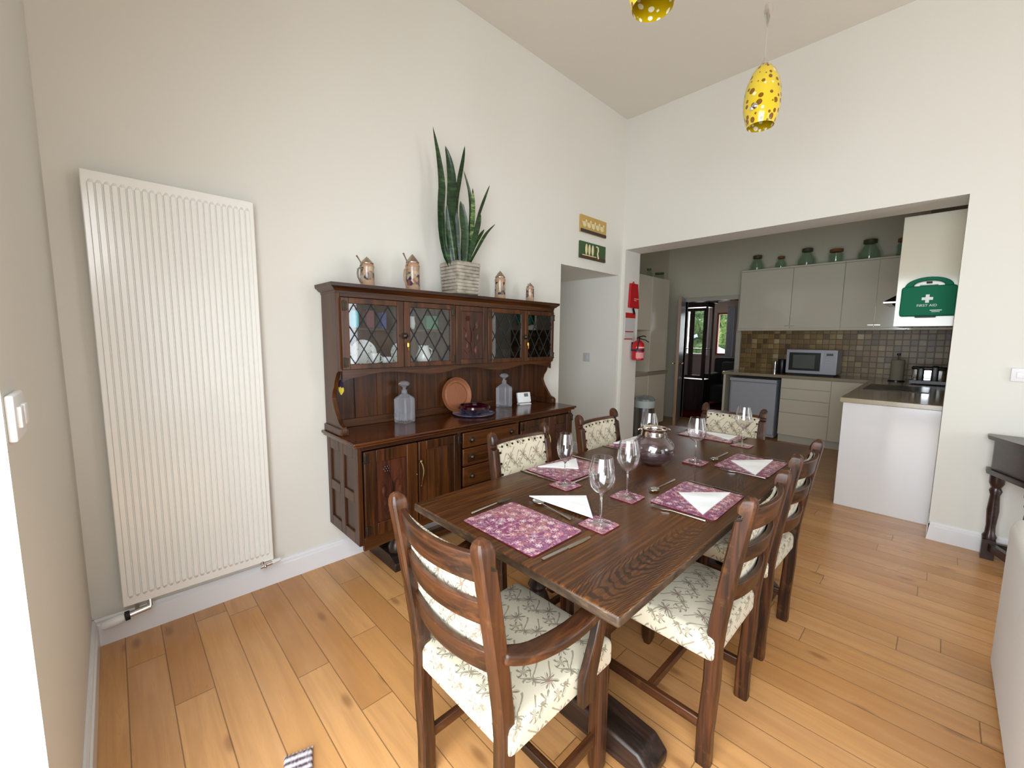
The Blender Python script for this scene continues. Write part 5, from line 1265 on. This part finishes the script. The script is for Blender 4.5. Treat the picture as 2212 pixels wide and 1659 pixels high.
b = B(); b.box((-.0765, -.085, .038), (-.0755, -.02, .044)); b.box((-.0765, -.075, .028), (-.0755, -.03, .032)); b.obj('small_print', 'pure_white', t)
b = B(); b.box((-.070, -.055, -.010), (-.02, .06, .0)); b.obj('catch', 'black_rubber', t)
b = B(); b.box((-.045, -.016, .252), (-.002, .016, .262)); b.obj('hanging_hook', 'black_rubber', t)
# microwave
t = thing('microwave', 'silver-white microwave on the back worktop below the cabinets', 'microwave', (6.86, 1.215, .92))
b = B(); b.rbox((-.18, -.28, .025), (.20, .28, .345), .006); b.obj('case', 'fridge_white', t)
b = B(); b.box((-.186, -.105, .065), (-.181, .245, .305)); d = b.obj('door_window', 'black_plastic', t)
b = B(); b.box((-.1875, -.045, .095), (-.1862, .20, .275)); b.obj('window_glass', 'screen_grey', d)
b = B(); b.box((-.184, -.27, .045), (-.181, -.13, .325)); p = b.obj('control_panel', 'fridge_white', t)
b = B(); b.box((-.186, -.235, .27), (-.1842, -.165, .30)); b.obj('display', 'screen_grey', p)
b = B()
for i in range(4):
    for j in range(3): b.box((-.1855, -.235+j*.028, .21-i*.03), (-.1842, -.215+j*.028, .225-i*.03))
b.obj('buttons', 'grey_plastic', p)
b = B(); b.box((-.12, -.25, 0), (.18, .25, .025)); b.obj('feet', 'black_rubber', t)
b = B(); b.lathe([(.05, 0), (.052, .005), (.052, .19), (.048, .2)], seg=24); o = b.obj('canister', 'black_plastic'); o.location = (6.84, 1.575, .92); tag(o, 'black canister beside the microwave on the back worktop', 'canister')
b = B(); b.lathe([(.030, 0), (.030, .06), (.022, .065), (.022, .12), (.030, .125), (.030, .165), (.012, .18)], seg=20); o = b.obj('pepper_mill', 'chrome'); o.location = (6.76, 1.64, .92); tag(o, 'chrome mill standing left of the black canister', 'mill')
t = thing('kitchen_roll', 'roll of paper towel on a stand by the tiled side wall', 'kitchen roll', (6.62, .36, .92))
b = B(); b.lathe([(.075, 0), (.075, .012)], seg=28); b.lathe([(.006, .012), (.006, .30), (.016, .305), (.016, .325), (.001, .33)], seg=12); b.obj('stand', 'black_plastic', t)
b = B(); b.lathe([(.060, .014), (.062, .02), (.062, .245), (.058, .25), (.02, .25)], seg=28); b.obj('paper_roll', 'towel_paper', t)
t = thing('toaster', 'black and chrome toaster on the side worktop in the corner', 'toaster', (6.40, .10, .92), math.radians(0))
b = B(); b.rbox((-.09, -.135, .02), (.09, .125, .185), .03, seg=4); b.obj('body', 'chrome', t)
b = B(); b.rbox((-.098, -.085, .012), (.095, -.025, .205), .014); b.rbox((-.098, .025, .012), (.095, .085, .190), .014); b.box((-.10, -.145, .012), (.095, .135, .045)); b.rbox((-.095, -.14, .165), (.095, .13, .195), .012); b.obj('black_trim', 'black_plastic', t)
b = B(); 
for y in (-.10, .10):
    for x in (-.07, .07): b.lathe([(.014, 0), (.014, .012)], (x, y, 0), 10)
b.obj('feet', 'black_rubber', t)
# jars on the back cabinets
def jar(x, y, z, r, h, lidm, label, shape=0):
    t = thing('glass_jar', label, 'jar', (x, y, z), 0, 'green glass jars on the kitchen cabinets'); b = B()
    if shape == 0: prof = [(r*.8, 0), (r, h*.08), (r*.95, h*.35), (r*.55, h*.75), (r*.45, h*.85), (r*.5, h*.88), (r*.42, h*.88), (r*.50, h*.72), (r*.88, h*.34), (r*.9, .01), (.001, .01)]
    else: prof = [(r*.9, 0), (r, h*.05), (r, h*.6), (r*.8, h*.72), (r*.8, h*.8), (r*.7, h*.8), (r*.9, h*.6), (r*.9, .01), (.001, .01)]
    b.lathe(prof, seg=24); b.obj('jar_body', 'jar_green_glass', t)
    b = B(); k = .55 if shape == 0 else .86; b.lathe([(r*k, h*.80), (r*k, h*.98), (r*k*.8, h)], seg=20); b.obj('stopper', lidm, t); return t
JZ = 2.402
jar(6.95, 2.02, JZ, .105, .22, 'jar_lid', 'rounded green glass jar at the left end of the cabinet tops')
jar(6.95, 1.715, JZ, .078, .17, 'cork', 'squat green jar with brown lid, second from the left on the cabinets')
jar(6.95, 1.41, JZ, .115, .235, 'jar_lid', 'pear-shaped green glass jar above the middle cabinet door')
jar(6.95, 1.09, JZ, .085, .18, 'cork', 'small clear jar with rust-brown lid on the cabinet tops', 1)
jar(6.95, .755, JZ, .125, .25, 'jar_lid', 'largest green glass jar at the right on the cabinet tops')
jar(6.95, .44, JZ, .07, .22, 'cork', 'tall jar half hidden behind the first aid cabinet', 1)
# left-hand run
t = thing('base_cabinet', 'cream base cabinet with worktop along the left kitchen wall', 'cabinet', (5.2, 3.17, 0))
b = B(); b.box((4.42, 2.90, .14), (5.99, KY1-.01, .879)); b.box((4.42, 2.96, 0), (5.95, KY1-.01, .14)); b.obj('body', 'cream_gloss', t, world=True)
for i in range(3): b = B(); b.box((4.43+i*.52, 2.881, .145), (4.945+i*.52, 2.899, .872)); b.obj('door', 'cream_gloss', t, world=True, bevel=0.002)
b = B(); b.box((4.41, 2.86, .880), (6.01, KY1-.005, .92)); b.obj('counter', 'worktop_beige', t, world=True, bevel=0.003)
t = thing('wall_cabinet', 'cream wall cabinet on the left kitchen wall beyond the fire extinguisher', 'cabinet', (4.95, 3.17, 1.51))
b = B(); b.box((4.42, 2.90, 1.51), (5.46, KY1-.01, 2.25)); b.obj('body', 'cream_gloss', t, world=True)
for i in range(2): b = B(); b.box((4.425+i*.52, 2.881, 1.512), (4.94+i*.52, 2.899, 2.247)); b.obj('door', 'cream_gloss', t, world=True, bevel=0.002)
t = thing('dresser_cabinet', 'tall cream cabinet standing on the left worktop beside the inner door', 'cabinet', (5.72, 3.17, .92))
b = B(); b.box((5.47, 2.90, .921), (5.99, KY1-.01, 2.25)); b.obj('body', 'cream_gloss', t, world=True)
b = B(); b.box((5.475, 2.881, .925), (5.985, 2.899, 2.247)); b.obj('door', 'cream_gloss', t, world=True, bevel=0.002)
jar(5.52, 2.97, 2.252, .055, .12, 'jar_lid', 'small dark glass jar on the left kitchen cabinet, nearer the opening')
jar(5.85, 2.98, 2.252, .075, .10, 'jar_lid', 'low dark glass bowl-shaped jar on the left kitchen cabinet end', 1)
t = thing('pedal_bin', 'chrome cylindrical bin with domed grey lid in the kitchen opening', 'bin', (4.99, 2.665, 0))
b = B(); b.lathe([(.125, 0), (.128, .02), (.125, .03), (.125, .50)], seg=32); b.obj('drum', 'brushed_steel', t)
b = B(); b.lathe([(.128, .50), (.133, .52), (.131, .585), (.126, .59)], seg=32); b.obj('bin_liner', 'bin_bag', t)
b = B(); b.lathe([(.129, .59), (.13, .61), (.11, .635), (.06, .65), (.001, .655)], seg=32); b.ball((0, 0, .66), .012); b.obj('lid', 'bin_lid', t)
# inner door and far room
D = thing('door_1', None, None, (KX-.02, 3.15, 0)); del_keys = 0
D['kind'] = 'structure'
b = B(); hx, hy, lx, ly_ = KX-.03, 3.145, 6.48, 2.935
dv = Vector((lx-hx, ly_-hy, 0)); L = dv.length; an = math.atan2(dv.y, dv.x)
mx = Matrix.Translation((hx, hy, 0)) @ Matrix.Rotation(an, 4, 'Z')
b.box((0, -.020, .005), (L, .020, 2.06), mx=mx); b.obj('door_leaf', 'fridge_white', D, world=True)
b = B(); b.box((L, -.0205, .005), (L+.004, .0205, 2.06), mx=mx); b.obj('door_edge', 'light_oak', D, world=True)
b = B()
for s in (-1, 1):
    b.tube([(L-.06, s*.02, 1.0), (L-.06, s*.065, 1.0)], .008, 8, mx=mx); b.tube([(L-.06, s*.065, 1.0), (L-.17, s*.07, 1.0)], .009, 8, mx=mx); b.lathe([(.025, 0), (.025, .004)], seg=16, mx=mx @ Matrix.Translation((L-.06, s*.022, 1.0)) @ Matrix.Rotation(PI/2, 4, 'X'))
b.obj('door_handle', 'brass', D, world=True)
t = thing('display_cabinet', 'tall black display cabinet with glass doors seen through the inner doorway', 'cabinet', (8.35, 3.36, 0))
b = B(); x0, x1, y0, y1 = 8.12, 8.45, 3.14, 3.70
b.box((x0, y0, 0), (x1, y1, .62)); b.box((x0, y0, .62), (x0+.03, y0+.035, 2.0)); b.box((x1-.03, y0, .62), (x1, y0+.03, 2.0)); b.box((x0, y1-.03, .62), (x1, y1, 2.0)); b.box((x0, y0, 2.0), (x1, y1, 2.08)); b.box((x0-.05, y0-.05, 2.08), (x1+.02, y1+.02, 2.12)); b.box((x0+.02, y0+.02, 1.2), (x1, y1, 1.215))
b.obj('carcass', 'black_oak_z', t, world=True, bevel=0.004)
for (ya, yb) in ((y0+.02, 3.41), (3.415, y1-.02)):
    b = B(); b.box((x0-.018, ya, .64), (x0-.001, ya+.04, 1.98)); b.box((x0-.018, yb-.04, .64), (x0-.001, yb, 1.98)); b.box((x0-.018, ya+.04, .64), (x0-.001, yb-.04, .70)); b.box((x0-.018, ya+.04, 1.92), (x0-.001, yb-.04, 1.98))
    d = b.obj('glazed_door', 'black_oak_z', t, world=True); b = B(); b.box((x0-.011, ya+.04, .70), (x0-.008, yb-.04, 1.92)); b.obj('pane', 'door_pane', d, world=True)
t = thing('dark_armchair', 'dark grey upholstered armchair in the far room through the doorway', 'armchair', (9.3, 3.05, 0))
b = B(); b.rbox((8.9, 2.6, .1), (9.7, 3.5, .45), .05); b.rbox((8.9, 3.30, .3), (9.7, 3.5, .68), .05); b.rbox((8.9, 2.6, .3), (9.7, 2.8, .68), .05); b.rbox((9.55, 2.6, .3), (9.8, 3.5, 1.0), .06); b.obj('frame', 'dark_upholstery', t, world=True)
b = B(); b.rbox((9.36, 2.85, .47), (9.52, 3.28, .92), .06); b.obj('back_cushion', 'cushion_grey', t, world=True)
b = B(); b.rbox((9.0, 2.6, .69), (9.5, 2.79, .80), .05); o = b.obj('red_cushion', 'cushion_red'); tag(o, 'dull red cushion on the arm of the dark armchair', 'cushion')
h = B(); rh = random.Random(5)
for i in range(120):
    h.ball((12.6+rh.uniform(-.5, .5), 3.2+rh.uniform(0, 3.2), rh.uniform(0, 2.4)), rh.uniform(.15, .32), 8)
o = h.obj('garden_hedge', 'hedge_leaf'); tag(o, 'sunlit green garden hedge seen through the far room window', 'hedge', kind='stuff')

b = B(); n = 24
vs = []; fs = []
for i in range(n+1):
    y = 3.40+.17*i/n
    for z in (.95, 2.16): vs += [(10.40+.012*math.sin(i*1.3), y, z), (10.404+.012*math.sin(i*1.3), y, z)]
for i in range(n): a = i*4; fs += [(a, a+4, a+6, a+2), (a+1, a+3, a+7, a+5), (a+2, a+6, a+7, a+3), (a, a+1, a+5, a+4)]
b.add(vs, fs); o = b.obj('curtain', 'fridge_white'); tag(o, 'pale grey curtain hanging beside the brick-framed window in the far room', 'curtain')

# ------------------------------------------------------------------ right edge: side table and sofa
t = thing('side_table', 'dark carved oak side table with turned legs against the kitchen wall', 'side table', (3.88, -.85, 0))
b = B(); top = [(4.06, -.245), (4.055, -1.45), (3.66, -1.30), (3.66, -.40), (3.98, -.245)]
b.prism(top, 'z', .775, .80); b.obj('table_top', 'console_oak', t, world=True, bevel=0.004)
b = B(); rail = [(4.03, -.275), (4.03, -1.42), (3.70, -1.28), (3.70, -.415), (3.975, -.275)]
b.prism(rail, 'z', .585, .775); b.obj('frieze', 'console_oak', t, world=True, bevel=0.003)
b = B(); rail2 = [(4.05, -.255), (4.05, -1.44), (3.68, -1.29), (3.68, -.40), (3.975, -.255)]; b.prism(rail2, 'z', .555, .585); b.obj('lower_moulding', 'console_oak', t, world=True, bevel=0.004)
LP = [(3.985, -.305), (3.725, -.425), (3.725, -1.26), (3.985, -1.40)]
for x, y in LP:
    b = B(); b.lathe([(.030, .13), (.034, .15), (.024, .17), (.022, .22), (.028, .32), (.022, .42), (.030, .45), (.022, .47), (.034, .50), (.034, .555)], (x, y, 0), 18); b.box((x-.03, y-.03, .0), (x+.03, y+.03, .13)); b.obj('leg', 'console_oak', t, world=True)
b = B()
for i in range(4):
    (xa, ya), (xb_, yb_) = LP[i], LP[(i+1) % 4]; b.tube([(xa, ya, .085), (xb_, yb_, .085)], 0, rect=(.03, .05))
b.obj('stretcher', 'console_oak', t, world=True)
t = thing('sofa', 'pale grey cloth sofa, only its arm end showing at the right edge', 'sofa', (2.0, -.75, 0))
b = B(); b.rbox((2.36, -1.15, .02), (2.66, -.255, .675), .045, seg=4); b.obj('arm', 'sofa_cloth', t, world=True, angle=60)
b = B(); b.rbox((1.15, -.46, .02), (2.62, -.25, .66), .03, seg=4); b.obj('back', 'sofa_cloth', t, world=True, angle=60)
b = B(); b.rbox((1.2, -1.12, .04), (2.35, -.465, .44), .05, seg=4); b.obj('seat', 'sofa_cloth', t, world=True, angle=60)
# woven strip at the bottom edge
b = B(); b.rbox((-.042, -.30, 0), (.042, 0, .016), .006)
for i in range(8): b.tube([(-.040+.0114*i, 0, .008), (-.040+.0114*i+.002, .012, .004)], .003, 5)
o = b.obj('woven_runner', 'woven_grey'); o.location = (.352, 1.372, .0008); o.rotation_euler = (0, 0, math.radians(-18)); tag(o, 'end of a grey and white woven fabric strip on the floor at the bottom edge', 'rug')
